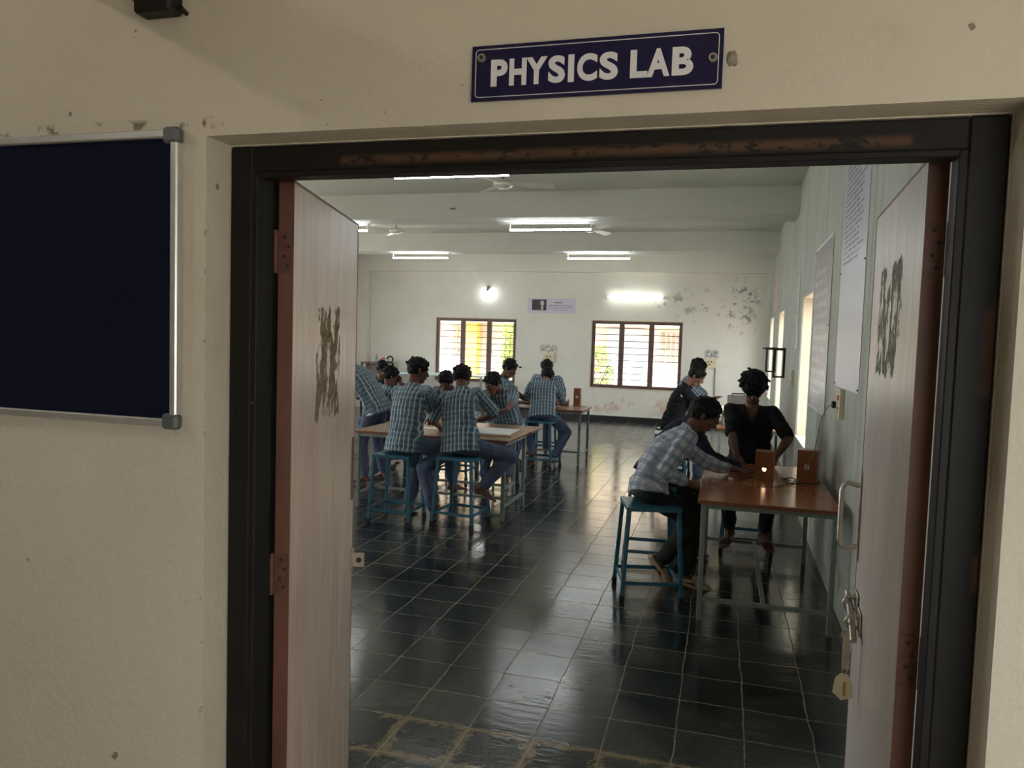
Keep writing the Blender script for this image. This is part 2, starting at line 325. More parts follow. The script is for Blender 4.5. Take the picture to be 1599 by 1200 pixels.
# ---------------------------------------------------------------- mesh helpers
class MB:
    def __init__(s): s.v = []; s.f = []; s.sm = []; s.mi = []
    def add(s, vs, fs, smooth=False, mi=0):
        o = len(s.v); s.v += [V(a) for a in vs]; s.f += [tuple(i + o for i in f) for f in fs]
        s.sm += [smooth] * len(fs); s.mi += [mi] * len(fs); return s
    def box(s, lo, hi, rot=None, piv=None, bev=0, mi=0):
        lo, hi = V(lo), V(hi); x0, y0, z0 = lo; x1, y1, z1 = hi
        if bev:
            b = min(bev, (x1 - x0) / 2.2, (y1 - y0) / 2.2, (z1 - z0) / 2.2); vs = []; fs = []
            # chamfered box: 24 verts
            for sx in (0, 1):
                for sy in (0, 1):
                    for sz in (0, 1):
                        c = V((x1 if sx else x0, y1 if sy else y0, z1 if sz else z0))
                        d = V((-b if sx else b, -b if sy else b, -b if sz else b))
                        vs += [V((c.x, c.y + d.y, c.z + d.z)), V((c.x + d.x, c.y, c.z + d.z)), V((c.x + d.x, c.y + d.y, c.z))]
            def i(sx, sy, sz, k): return (sx * 4 + sy * 2 + sz) * 3 + k
            for a in (0, 1):
                q = [i(a, 0, 0, 0), i(a, 1, 0, 0), i(a, 1, 1, 0), i(a, 0, 1, 0)]; fs.append(q if a else q[::-1])
                q = [i(0, a, 0, 1), i(1, a, 0, 1), i(1, a, 1, 1), i(0, a, 1, 1)]; fs.append(q[::-1] if a else q)
                q = [i(0, 0, a, 2), i(1, 0, a, 2), i(1, 1, a, 2), i(0, 1, a, 2)]; fs.append(q if a else q[::-1])
            for a in (0, 1):
                for b2 in (0, 1):
                    q = [i(a, b2, 0, 0), i(a, b2, 1, 0), i(a, b2, 1, 1), i(a, b2, 0, 1)]; fs.append(q if (a ^ b2) else q[::-1])
                    q = [i(a, 0, b2, 0), i(a, 1, b2, 0), i(a, 1, b2, 2), i(a, 0, b2, 2)]; fs.append(q[::-1] if (a ^ b2) else q)
                    q = [i(0, a, b2, 1), i(1, a, b2, 1), i(1, a, b2, 2), i(0, a, b2, 2)]; fs.append(q if (a ^ b2) else q[::-1])
            for sx in (0, 1):
                for sy in (0, 1):
                    for sz in (0, 1):
                        t = [i(sx, sy, sz, 0), i(sx, sy, sz, 1), i(sx, sy, sz, 2)]
                        fs.append(t if (sx + sy + sz) % 2 else t[::-1])
        else:
            vs = [V((x, y, z)) for x in (x0, x1) for y in (y0, y1) for z in (z0, z1)]
            fs = [(0, 1, 3, 2), (4, 6, 7, 5), (0, 4, 5, 1), (2, 3, 7, 6), (0, 2, 6, 4), (1, 5, 7, 3)]
        if rot is not None:
            pv = V(piv) if piv is not None else (lo + hi) / 2
            vs = [rot @ (a - pv) + pv for a in vs]
        return s.add(vs, fs, False, mi)
    def cyl(s, a, b, r0, r1=None, n=14, caps=True, smooth=True, mi=0, phase=0):
        a, b = V(a), V(b); r1 = r0 if r1 is None else r1; d = (b - a).normalized()
        x = d.orthogonal().normalized() if abs(d.z) < .99 else V((1, 0, 0)); x = (x - d * x.dot(d)).normalized(); y = d.cross(x)
        vs = []
        for c, r in ((a, r0), (b, r1)):
            for k in range(n):
                t = 2 * pi * k / n + phase; vs.append(c + (x * cos(t) + y * sin(t)) * r)
        fs = [(k, (k + 1) % n, n + (k + 1) % n, n + k) for k in range(n)]
        s.add(vs, fs, smooth, mi)
        if caps: s.add(vs, [tuple(range(n))[::-1], tuple(range(n, 2 * n))], False, mi)
        return s
    def bar(s, a, b, w, h=None, up=(0, 0, 1), mi=0):
        """rectangular bar from a to b"""
        a, b = V(a), V(b); h = h or w; d = (b - a).normalized(); up = V(up)
        if abs(d.dot(up)) > .98: up = V((0, 1, 0))
        x = d.cross(up).normalized(); y = x.cross(d); vs = []
        for c in (a, b):
            for sx, sy in ((-1, -1), (1, -1), (1, 1), (-1, 1)): vs.append(c + x * sx * w / 2 + y * sy * h / 2)
        return s.add(vs, [(0, 1, 5, 4), (1, 2, 6, 5), (2, 3, 7, 6), (3, 0, 4, 7), (3, 2, 1, 0), (4, 5, 6, 7)], False, mi)
    def tube(s, pts, r, n=8, mi=0):
        pts = [V(p) for p in pts]; vs = []; px = None
        for i, p in enumerate(pts):
            d = (pts[min(i + 1, len(pts) - 1)] - pts[max(i - 1, 0)]).normalized()
            x = d.orthogonal().normalized() if px is None else (px - d * px.dot(d)).normalized(); px = x; y = d.cross(x)
            for k in range(n):
                t = 2 * pi * k / n; vs.append(p + (x * cos(t) + y * sin(t)) * r)
        fs = [(i * n + k, i * n + (k + 1) % n, (i + 1) * n + (k + 1) % n, (i + 1) * n + k) for i in range(len(pts) - 1) for k in range(n)]
        s.add(vs, fs, True, mi); m = len(pts) - 1
        return s.add(vs, [tuple(range(n))[::-1], tuple(m * n + k for k in range(n))], False, mi)
    def ell(s, c, rx, ry, rz, ax=None, n=16, m=10, mi=0):
        c = V(c); ax = ax or (V((1, 0, 0)), V((0, 1, 0)), V((0, 0, 1))); vs = [c + ax[2] * rz]
        for i in range(1, m):
            t = pi * i / m
            for k in range(n):
                a = 2 * pi * k / n; vs.append(c + ax[0] * rx * sin(t) * cos(a) + ax[1] * ry * sin(t) * sin(a) + ax[2] * rz * cos(t))
        vs.append(c - ax[2] * rz); fs = [(0, 1 + k, 1 + (k + 1) % n) for k in range(n)]
        for i in range(m - 2):
            fs += [(1 + i * n + k, 1 + (i + 1) * n + k, 1 + (i + 1) * n + (k + 1) % n, 1 + i * n + (k + 1) % n) for k in range(n)]
        b = 1 + (m - 2) * n; fs += [(b + k, len(vs) - 1, b + (k + 1) % n) for k in range(n)]
        return s.add(vs, fs, True, mi)
    def cap(s, a, b, r0, r1, n=12, flat=None, k=1.0):
        """tapered capsule; flat = direction in which it is squashed by k"""
        a, b = V(a), V(b); d = b - a; ln = d.length
        if ln < 1e-6: return s.ell(a, r0, r0, r0)
        d /= ln
        if flat is not None:
            y = V(flat) - d * V(flat).dot(d); y = y.normalized() if y.length > 1e-4 else d.orthogonal().normalized()
        else: y = d.orthogonal().normalized()
        x = y.cross(d); rings = []
        for t in (-85, -60, -30, 0): rings.append((a + d * r0 * sin(radians(t)), r0 * cos(radians(t))))
        for q in (.33, .66): rings.append((a + d * ln * q, r0 + (r1 - r0) * q))
        for t in (0, 30, 60, 85): rings.append((b + d * r1 * sin(radians(t)), r1 * cos(radians(t))))
        vs = []
        for c, r in rings:
            for j in range(n):
                t = 2 * pi * j / n; vs.append(c + x * r * cos(t) + y * r * k * sin(t))
        m = len(rings); fs = [(i * n + j, i * n + (j + 1) % n, (i + 1) * n + (j + 1) % n, (i + 1) * n + j) for i in range(m - 1) for j in range(n)]
        fs += [tuple(range(n))[::-1], tuple((m - 1) * n + j for j in range(n))]
        return s.add(vs, fs, True)
    def loft(s, rings, n=28, ex=2.4):
        """rings: (centre, lateral axis, forward axis, half width, half depth)"""
        vs = []
        for c, x, y, rw, rd in rings:
            for j in range(n):
                t = 2 * pi * j / n; ct, st = cos(t), sin(t)
                vs.append(c + x * rw * math.copysign(abs(ct) ** (2 / ex), ct) + y * rd * math.copysign(abs(st) ** (2 / ex), st))
        m = len(rings); fs = [(i * n + j, i * n + (j + 1) % n, (i + 1) * n + (j + 1) % n, (i + 1) * n + j) for i in range(m - 1) for j in range(n)]
        fs += [tuple(range(n))[::-1], tuple((m - 1) * n + j for j in range(n))]
        return s.add(vs, fs, True)
    def mesh(s, name):
        me = bpy.data.meshes.new(name); me.from_pydata([tuple(a) for a in s.v], [], s.f)
        me.polygons.foreach_set('use_smooth', s.sm); me.polygons.foreach_set('material_index', s.mi); me.update(); return me
    def build(s, name, mats, parent=None, fix=True):
        me = s.mesh(name)
        for m in (mats if isinstance(mats, (list, tuple)) else [mats]): me.materials.append(m)
        if fix:
            import bmesh
            b = bmesh.new(); b.from_mesh(me); bmesh.ops.recalc_face_normals(b, faces=b.faces); b.to_mesh(me); b.free()
        o = bpy.data.objects.new(name, me); C.objects.link(o)
        if parent is not None: o.parent = parent
        return o
def tag(o, label=None, cat=None, group=None, kind=None):
    if label: o['label'] = label
    if cat: o['category'] = cat
    if group: o['group'] = group
    if kind: o['kind'] = kind
    return o
def thing(name, label, cat, loc=(0, 0, 0), rz=0, group=None):
    o = bpy.data.objects.new(name, None); C.objects.link(o); o.location = loc; o.rotation_euler = (0, 0, rz); o.empty_display_size = .1
    return tag(o, label, cat, group)
def dup(root, loc, rz, label, group=None):
    r = root.copy(); C.objects.link(r); r.location = loc; r.rotation_euler = (0, 0, rz); r['label'] = label
    if group: r['group'] = group
    for ch in list(root.children):
        c = ch.copy(); C.objects.link(c); c.parent = r
        for g in list(ch.children):
            d = g.copy(); C.objects.link(d); d.parent = c
    return r
def struct(name, mb, mats, parent=None):
    o = mb.build(name, mats, parent)
    if parent is None: o['kind'] = 'structure'
    return o
def XR(y): return .752 + .0073 * y
def plate_with_holes(mb, axis, a0, a1, u0, u1, z0, z1, holes, mi=0):
    """wall slab between a0..a1 on 'axis' (0 = x, 1 = y), spanning u0..u1 and z0..z1 with rectangular holes (u0,u1,z0,z1)"""
    us = sorted({u0, u1, *[h[0] for h in holes], *[h[1] for h in holes]})
    for ua, ub in zip(us[:-1], us[1:]):
        hs = sorted([h for h in holes if h[0] <= ua + 1e-6 and h[1] >= ub - 1e-6], key=lambda h: h[2]); z = z0
        for h in hs + [None]:
            top = h[2] if h else z1
            if top - z > 1e-5:
                lo = (a0, ua, z) if axis == 0 else (ua, a0, z); hi = (a1, ub, top) if axis == 0 else (ub, a1, top)
                mb.box(lo, hi, mi=mi)
            if h: z = h[3]
# ---------------------------------------------------------------- the setting
YF = 16.55; XL = -8.9; ZC = 3.75
fl = MB(); fl.box((XL - .3, 1.42, -.2), (1.4, 17.0, 0)); struct('floor', fl, M['floor'])
fl = MB(); fl.box((XL - .3, -1.75, -.2), (5.2, 1.42, 0)); struct('floor_corridor', fl, simple('pale_bounce_floor', (.52, .46, .36), .6, var=.1, scale=3))  # unseen floor, made pale to bounce warm light up the wall
cl = MB(); cl.box((XL - .3, 1.38, ZC), (1.4, YF + .9, ZC + .15)); struct('ceiling', cl, M['ceiling'])
# wall with the doorway; its corridor face is at y = 1.38
m = MB(); plate_with_holes(m, 1, 1.38, 1.46, -5.5, 4.0, 0, ZC, [(-1.064, .446, -.1, 2.152)])
plate_with_holes(m, 1, 1.46, 1.56, -9.0, 4.0, 0, ZC, [(-1.066, .445, -.1, 2.150)])
plate_with_holes(m, 1, 1.56, 1.63, XL, .9, 0, ZC, [(-1.066, .445, -.1, 2.150)])
struct('wall_front', m, M['front_wall'])
# far wall
W1 = (-6.46, -4.54, .72, 2.17); W2 = (-2.81, -.87, .73, 2.19)
m = MB(); plate_with_holes(m, 1, YF, YF + .23, XL - .2, 1.3, 0, ZC, [W1, W2]); struct('wall_back', m, M['far_wall'])
m = MB(); m.box((XL, YF - .16, 3.235), (1.2, YF, ZC)); m.box((XL, YF - .16, 0), (-8.17, YF, 3.235))
struct('trim_1', m, M['far_wall'])
# right wall, turned a little so that it follows the room
ANG = math.atan(.0073)
RW = bpy.data.objects.new('wall_right', None)
m = MB(); holes = [(7.93, 9.08, .75, 2.30), (12.05, 13.3, .75, 2.30), (14.85, 16.0, .75, 2.30)]
plate_with_holes(m, 0, 0, .24, 1.56, YF, 0, ZC, holes)
rw = struct('wall_right', m, M['green_wall']); rw.location = (.752, 0, 0); rw.rotation_euler = (0, 0, -ANG)
m = MB()
for (a, b, c, d) in holes:   # painted lining of the window reveals
    m.box((.012, b - .006, c), (.245, b, d)); m.box((.012, a, c), (.245, a + .006, d)); m.box((.012, a, d - .006), (.245, b, d)); m.box((-.008, a, c), (.245, b, c + .008))
o = struct('trim_2', m, M['reveal']); o.location = (.752, 0, 0); o.rotation_euler = (0, 0, -ANG)
m = MB(); m.box((-.10, 16.1, 0), (.0, YF, ZC)); 
m = MB(); holesL = [(2.2, 5.8, .75, 2.7), (7.5, 9.9, .75, 2.7), (11.0, 13.8, .75, 2.7)]  # unseen window openings, enlarged to brighten the room
plate_with_holes(m, 0, XL - .23, XL, 1.56, YF, 0, ZC, holesL); struct('wall_left', m, M['far_wall'])
# beams
m = MB(); m.box((XL, 6.6, 3.40), (1.1, 7.15, ZC)); struct('trim_3', m, M['beam'])
m = MB(); m.box((XL, 10.12, 3.40), (1.1, 10.72, ZC)); struct('trim_4', m, M['beam'])
m = MB(); m.box((XL, 14.0, 3.40), (1.1, 14.5, ZC)); struct('trim_5', m, M['beam'])
# pilasters on the right wall below the far beam
m = MB(); m.box((XL, YF - .018, 0), (XR(YF), YF, .115)); struct('baseboard_back', m, M['skirting'])
m = MB(); m.box((-.012, 9.2, 0), (0, YF, .10)); o = struct('baseboard_right', m, M['skirting']); o.location = (.752, 0, 0); o.rotation_euler = (0, 0, -ANG)
# corridor
m = MB(); m.box((-7, -1.6, 3.25), (5, 1.38, 3.4)); struct('ceiling_corridor', m, M['beam'])
m = MB(); plate_with_holes(m, 1, -1.75, -1.6, -7, 5, 0, 3.4, [(.45, 3.4, 1.1, 2.03)]); struct('wall_corridor', m, M['front_wall'])  # unseen outer wall; its opening is kept small to dim the corridor
m = MB(); m.box((-7.15, -1.75, 0), (-7, 1.46, 3.4)); struct('wall_corridor_left', m, M['front_wall'])
m = MB(); m.box((5, -1.75, 0), (5.15, 1.46, 3.4)); struct('wall_corridor_right', m, M['front_wall'])
portal((1.925, -1.76, 1.565), (0, 1, 0), 2.95, .93)
r = thing('added_corridor_lamp', 'unseen bulb added on the corridor ceiling to cast a shadow band on the wall', 'lamp', (-2.70, .2, 3.25))  # unseen bulb, added to throw the shadow band across the front wall
m = MB(); m.cyl((0, 0, 0), (0, 0, -.03), .04, .03, 14); m.build('holder', M['white_plastic'], r)
m = MB(); m.ell((0, 0, -.07), .035, .035, .04, n=12, m=8); m.build('bulb', emit('added_bulb_glow', (1, .95, .88), 420), r)
m = MB(); m.box((-1.43, -.4, 2.50), (-1.40, 1.38, 2.63)); struct('shadow_plank', m, M['beam'])  # unseen plank, added and sized to shape the bulb's shadow band
# door frame
def door_frame():
    r = bpy.data.objects.new('trim_7', None); C.objects.link(r); r['kind'] = 'structure'; r.empty_display_size = .1
    y0, y1 = 1.462, 1.548
    for name, lo, hi, reb in (('jamb', (-1.064, y0, 0), (-1.010, y1, 2.148), None), ('jamb', (.383, y0, 0), (.443, y1, 2.149), None), ('head', (-1.010, y0, 2.094), (.383, y1, 2.148), None)):
        m = MB(); m.box(lo, hi, bev=.003)
        if name == 'jamb' and lo[0] < 0: m.box((-1.011, y0, 0), (-.996, y0 + .045, 2.094), bev=.002); m.box((-1.064, y1, 0), (-1.034, 1.625, 2.148))  # dark strip behind the left jamb is added to darken the hinge gap
        elif name == 'jamb': m.box((.369, y0, 0), (.384, y0 + .045, 2.094), bev=.002)
        else: m.box((-1.0, y0, 2.082), (.37, y0 + .045, 2.095), bev=.002)
        m.build(name, M['frame'], r)
    return r
door_frame()
def door_leaf(name, hx, hy, tx, ty, mirror, face_mat):
    """leaf in local x (along width), y (thickness), z"""
    a = math.atan2(ty - hy, tx - hx); W = .688
    r = bpy.data.objects.new(name, None); C.objects.link(r); r.location = (hx, hy, 0); r.rotation_euler = (0, 0, a); r['kind'] = 'structure'
    s = mirror      # thickness direction
    t0, t1 = (0, .035 * s) if s > 0 else (.035 * s, 0)
    m = MB(); m.box((.004, t0 + .001, .012), (W, t1 - .001, 2.098)); m.build('panel', face_mat, r)
    m = MB(); m.box((0, t0, .01), (.004, t1, 2.10)); m.box((W, t0, .01), (W + .004, t1, 2.10)); m.box((0, t0, 2.098), (W + .004, t1, 2.103)); m.build('edge_lipping', M['leaf_edge'], r)
    for z in (1.885, 1.115, .25):
        m = MB(); m.box((-.003, t0 + .002, z), (.001, t1 + (.004 if s > 0 else -.000) , z + .10)); ky = (t1 + .006) if s > 0 else (t0 - .006)
        m.cyl((-.004, ky, z), (-.004, ky, z + .10), .006); h = m.build('hinge', M['hinge'], r)
        sm = MB()
        for dz, dy in ((.018, .35), (.040, .6), (.062, .3), (.085, .55)):
            y = t0 + (t1 - t0) * dy; sm.cyl((-.0045, y, z + dz), (-.002, y, z + dz), .004, n=10)
        sm.build('screw', M['screw'], h)
    return r
dl = door_leaf('door_1', -.985, 1.590, -1.154, 2.233, 1, M['leaf_left'])
dr = door_leaf('door_2', .343, 1.552, .378, 2.237, -1, M['leaf_right'])
# left leaf faces the opening with its -y side (local y = 0); fittings there
m = MB(); m.box((.655, -.002, 1.205), (.672, .0, 1.41)); o = m.build('tower_bolt_plate', M['leaf_edge'], dl)
m = MB(); m.box((.655, -.004, .965), (.695, 0, 1.035)); m.box((.688, -.040, .972), (.692, .0, 1.020), bev=.001); hp = m.build('hasp_plate', M['steel'], dl)
m = MB(); m.cyl((.6865, -.022, .996), (.6885, -.022, .996), .009); m.build('hasp_hole', M['screw'], hp)
# right leaf: the side towards the opening is local +y
def right_fittings():
    y = .001
    m = MB(); m.box((.664, y, 1.17), (.682, y + .004, 1.42), bev=.001)
    pts = [(.673, y + .002, 1.378), (.673, y + .032, 1.385), (.673, y + .043, 1.378), (.673, y + .048, 1.362), (.673, y + .048, 1.228), (.673, y + .043, 1.212), (.673, y + .032, 1.205), (.673, y + .002, 1.212)]
    m.tube(pts, .0065, 10); m.build('pull_handle', M['steel'], dr)
    b = MB(); b.box((.59, y, 1.035), (.655, y + .004, 1.10), bev=.001); b.box((.51, y, 1.015), (.575, y + .004, 1.075), bev=.001)
    # two staple loops holding the sliding rod
    for x, z in ((.622, 1.068), (.542, 1.045)):
        b.tube([(x, y, z - .016), (x, y + .026, z - .016), (x, y + .034, z), (x, y + .026, z + .016), (x, y, z + .016)], .0045, 8)
    bo = b.build('latch_bolt', M['steel'], dr)
    k = MB(); k.tube([(.665, y + .018, 1.085), (.60, y + .018, 1.062), (.52, y + .018, 1.030), (.49, y + .018, 1.012)], .0085, 10); k.build('bolt_rod', M['steel'], bo)
right_fittings()
# hanging key and tag on the latch
kt = thing('padlock_key', 'small worn key and pale yellow tag hanging from the bolt of the right door leaf', 'key', (.338, 2.075, 1.02), 1.15)
m = MB(); m.box((-.003, -.010, -.095), (.001, .008, -.005), bev=.001); m.cyl((-.004, 0, -.005), (.002, 0, -.005), .014); m.build('key', M['steel'], kt)
m = MB(); m.tube([(0, 0, -.09), (.0, .006, -.10), (.0, .0, -.112), (0, -.006, -.10), (0, 0, -.09)], .0015, 6); m.build('ring', M['steel'], kt)
m = MB(); m.add([V((-.001 + dx, y, z)) for dx in (0, .004) for y, z in ((-.006, -.115), (-.016, -.135), (-.018, -.168), (.004, -.182), (.022, -.168), (.018, -.130), (.008, -.115))],
    [tuple(range(7)), tuple(range(13, 6, -1))] + [(i, (i + 1) % 7, 7 + (i + 1) % 7, 7 + i) for i in range(7)])
m.v = [V((a.x, a.y * 1.25, a.z * 1.05 + .012)) for a in m.v]; tg = m.build('tag', M['cream_plastic'], kt)
m = MB(); m.box((-.002, -.004, -.166), (-.001, .001, -.128)); m.build('print', simple('orange_print', (.45, .2, .06), .6), tg)
# ---------------------------------------------------------------- windows of the far wall
def far_window(n, x0, x1, z0, z1):
    r = bpy.data.objects.new('window_%d' % n, None); C.objects.link(r); r.location = (x0, YF, z0); r['kind'] = 'structure'
    w, h = x1 - x0, z1 - z0; t = .068; y0, y1 = .02, .075
    m = MB()
    m.box((0, y0, 0), (t, y1, h)); m.box((w - t, y0, 0), (w, y1, h)); m.box((t, y0, h - t), (w - t, y1, h)); m.box((t, y0, 0), (w - t, y1, t))
    a, b = w * .335, w * .665
    m.box((a - .055, y0, t), (a + .055, y1, h - t)); m.box((b - .055, y0, t), (b + .055, y1, h - t)); m.build('window_frame', M['window_brown'], r)
    g = MB()
    for i in range(9):
        z = t + (h - 2 * t) * (i + .8) / 9.4; g.box((t, .086, z - .0075), (w - t, .098, z + .0075))
    g.build('grille', M['grille'], r)
    for x, s in ((a, -1), (b, 1)):
        k = MB(); k.cyl((x + s * .02, y0 - .012, h * .50), (x + s * .02, y0, h * .50), .012); k.tube([(x + s * .02, y0 - .015, h * .50), (x + s * .06, y0 - .02, h * .49), (x + s * .11, y0 - .02, h * .465)], .007, 6)
        k.build('window_handle', M['window_brown'], r)
    s = MB(); s.box((-.03, -.012, -.03), (w + .03, .02, 0)); s.box((-.03, -.010, 0), (0, .02, h + .02)); s.box((0, -.010, h), (w + .03, .02, h + .02)); s.build('plaster_lip', M['reveal'], r)
    portal((x0 + w / 2, YF + .12, z0 + h / 2), (0, -1, 0), w, h)
far_window(1, *W1[:2], *W1[2:]); far_window(2, *W2[:2], *W2[2:])
for i, (a, b, c, d) in enumerate(holes):
    x = XR((a + b) / 2) + .17; r = bpy.data.objects.new('window_%d' % (i + 3), None); C.objects.link(r); r['kind'] = 'structure'; r.location = (x, a, c)
    m = MB(); W_, H_ = b - a, d - c
    for lo, hi in (((0, .01, 0), (.05, .05, H_ - .01)), ((0, W_ - .05, 0), (.05, W_ - .01, H_ - .01)), ((0, .05, H_ - .05), (.05, W_ - .05, H_ - .01)), ((0, .05, .01), (.05, W_ - .05, .05)), ((0, W_ / 2 - .03, .05), (.05, W_ / 2 + .03, H_ - .05))): m.box(lo, hi)
    m.build('window_frame', M['window_brown'], r)
    portal((XR((a + b) / 2) + .25, (a + b) / 2, (c + d) / 2), (-1, 0, 0), b - a, d - c)
for (a, b, c, d) in holesL: portal((XL - .24, (a + b) / 2, (c + d) / 2), (1, 0, 0), b - a, d - c)
# ---------------------------------------------------------------- outside
gr = MB(); gr.box((-30, YF + .3, -.25), (20, 45, -.12)); gr.box((1.6, -20, -.25), (25, YF + .3, -.12)); gr.box((-30, -40, -.25), (XL - .6, YF + .3, -.12)); gr.box((XL - .6, -40, -.25), (1.6, -1.8, -.12)); struct('ground', gr, M['ground'])
nb = thing('neighbouring_building', 'pink single-storey building with a cream eave across the yard, behind both far windows', 'building', (-4, 21, -.12))
def ob(name, x0, x1, z0, z1, y0, y1, mat):
    m = MB(); m.box((x0 + 4, y0 - 21, z0 + .12), (x1 + 4, y1 - 21, z1 + .12)); return m.build(name, mat, nb)
ob('wall', -16, 6, 1.08, 3.3, 21, 21.3, M['pink']); ob('plinth', -16, 6, -.12, 1.08, 20.96, 21.3, M['lilac'])
ob('eave', -16, 6, 2.16, 2.42, 20.3, 21.0, M['eave']); ob('parapet_wall', -16, 6, 3.3, 3.9, 20.7, 21.3, M['eave'])
pl = ob('pillar', -7.14, -6.80, -.12, 2.16, 20.55, 20.9, M['yellow']); pl['label'] = 'yellow painted pillar'
ob('door', -3.13, -2.10, -.12, 2.10, 20.92, 20.96, M['blue_grey'])
for x0, x1 in ((-7.66, -7.16), (-1.66, -1.13), (-9.8, -9.0), (1.2, 1.9)):
    wdw = ob('shutter', x0, x1, 1.18, 2.04, 20.95, 21.0, M['out_window'])
    for k in range(1, 4):
        x = x0 + (x1 - x0) * k / 4 + 4; MB().box((x - .012, -.07, 1.32), (x + .012, -.05, 2.14)).build('bar', M['eave'], wdw)
ob('downpipe', -6.03, -5.96, -.12, 2.16, 20.85, 20.95, M['out_window'])
def bush(name, label, x, y, w, h, n, flowers, z0=-.12):
    r = thing(name, label, 'shrub', (x, y, z0))
    rnd = random.Random(int(x * 100) + n); m = MB(); f = MB(); st = MB()
    for k in range(7):
        a = rnd.uniform(0, 6.28); st.tube([(0, 0, 0), (cos(a) * w * .12, sin(a) * .1, h * .4), (cos(a) * w * .35, sin(a) * .25, h * rnd.uniform(.6, .95))], .012, 5)
    for k in range(n):
        a = rnd.uniform(0, 6.28); rr = math.sqrt(rnd.random()); zz = rnd.random(); wd = w * (.35 + .65 * math.sin(pi * min(1, zz * .8 + .15)))
        c = V((cos(a) * rr * wd * .5, sin(a) * rr * .35, .12 + zz * (h - .12)))
        e = V((rnd.uniform(-1, 1), rnd.uniform(-1, 1), rnd.uniform(-.6, .8))).normalized(); q = e.orthogonal().normalized() * rnd.uniform(.016, .03); e = e * rnd.uniform(.035, .065)
        nrm = e.cross(q).normalized() * .004
        (f if rnd.random() < flowers else m).add([c - e, c + q + nrm, c + e, c - q + nrm], [(0, 1, 2, 3)])
    m.build('foliage', M['leaf_green'], r, fix=False); st.build('stem', M['bark'], r)
    if flowers: f.build('blossom', M['flower_pink'], r, fix=False)
    return r
bush('flowering_shrub', 'leafy green shrub with pink blossom outside the right-hand far window', -3.20, 19.6, 1.05, 1.75, 1500, .10)
bush('green_shrub', 'pale green climbing plant beside the yellow pillar, seen through the left far window', -5.75, 20.2, .42, 2.25, 800, 0)
# ---------------------------------------------------------------- things on the front wall
nb_ = thing('notice_board', 'navy felt notice board with an aluminium frame on the wall left of the doorway', 'notice board', (-1.72, 1.38, 1.535))
bw, bh = .60, .63
m = MB(); m.box((-.6, -.012, .015), (bw - .015, -.001, bh - .015)); m.build('felt_panel', M['felt'], nb_)
def strip(lo, hi): return MB().box(lo, hi, bev=.003).build('frame_strip', M['alu'], nb_)
strip((-.6, -.022, 0), (bw - .02, -.001, .018)); strip((-.6, -.022, bh - .018), (bw - .02, -.001, bh)); strip((bw - .018, -.022, .02), (bw, -.001, bh - .02)); strip((-.618, -.022, .02), (-.6, -.001, bh - .02))
for z in (-.004, bh - .030):
    m = MB(); m.box((bw - .036, -.026, z), (bw + .004, -.001, z + .034), bev=.006); m.build('corner_cap', M['grey_plastic'], nb_)
sg = thing('door_sign', 'dark blue enamel sign with white lettering reading PHYSICS LAB above the doorway', 'sign', (-.479, 1.38, 2.190))
m = MB(); m.box((0, -.006, 0), (.454, -.001, .101)); m.build('sign_plate', M['sign_blue'], sg)
def outline_ring(w, h, x0, z0, r, t, y):
    def rr(off):
        pts = []
        for cx, cz, a0 in ((x0 + w - r, z0 + h - r, 0), (x0 + r, z0 + h - r, 90), (x0 + r, z0 + r, 180), (x0 + w - r, z0 + r, 270)):
            for k in range(7):
                a = radians(a0 + 15 * k); pts.append((cx + (r - off) * cos(a), cz + (r - off) * sin(a)))
        return pts
    A, B = rr(0), rr(t); n = len(A); m = MB()
    m.add([V((p[0], y, p[1])) for p in A + B] + [V((p[0], y - .0006, p[1])) for p in A + B],
          [(i, (i + 1) % n, n + (i + 1) % n, n + i) for i in range(n)] + [(2 * n + i, 2 * n + (i + 1) % n, 3 * n + (i + 1) % n, 3 * n + i) for i in range(n)]
          + [(i, (i + 1) % n, 2 * n + (i + 1) % n, 2 * n + i) for i in range(n)] + [(n + i, n + (i + 1) % n, 3 * n + (i + 1) % n, 3 * n + i) for i in range(n)])
    return m
outline_ring(.440, .088, .007, .0065, .007, .0013, -.006).build('border_line', M['sign_white'], sg)
def lettering(text, x0, x1, z0, z1, y, parent, mat, name='lettering', off=.042):
    cu = bpy.data.curves.new('t', 'FONT'); cu.body = text; cu.extrude = .008; cu.offset = off; cu.space_character = 1.06; cu.resolution_u = 5
    to = bpy.data.objects.new('t', cu); C.objects.link(to)
    bpy.context.view_layer.update()
    me = bpy.data.meshes.new_from_object(to.evaluated_get(bpy.context.evaluated_depsgraph_get())); bpy.data.objects.remove(to)
    co = [v.co.copy() for v in me.vertices]; ax, bx = min(c.x for c in co), max(c.x for c in co); ay, by = min(c.y for c in co), max(c.y for c in co)
    for v, c in zip(me.vertices, co): v.co = (x0 + (c.x - ax) / (bx - ax) * (x1 - x0), y - .0006 - c.z * .08, z0 + (c.y - ay) / (by - ay) * (z1 - z0))
    me.materials.clear(); me.materials.append(mat); o = bpy.data.objects.new(name, me); C.objects.link(o); o.parent = parent; return o
for ch_, xa, xb in (('P', 232, 320), ('H', 330, 420), ('Y', 417, 527), ('S', 533, 619), ('I', 634, 664), ('C', 680, 780), ('S', 791, 883), ('L', 942, 1026), ('A', 1022, 1132), ('B', 1142, 1242)):
    lettering(ch_, (xa - 128) / 1250 * .454, (xb - 128) / 1250 * .454, .0255, .0740, -.006, sg, M['sign_white'], 'letter')
for x in (.019, .437):
    m = MB(); m.cyl((x, -.0065, .079 if x < .1 else .052), (x, -.0105, .079 if x < .1 else .052), .0085, .007, 18); sc_ = m.build('washer', M['steel'], sg)
    m = MB(); m.ell((x, -.0105, .079 if x < .1 else .052), .004, .0025, .004, n=10, m=6); m.build('screw', M['screw'], sc_)
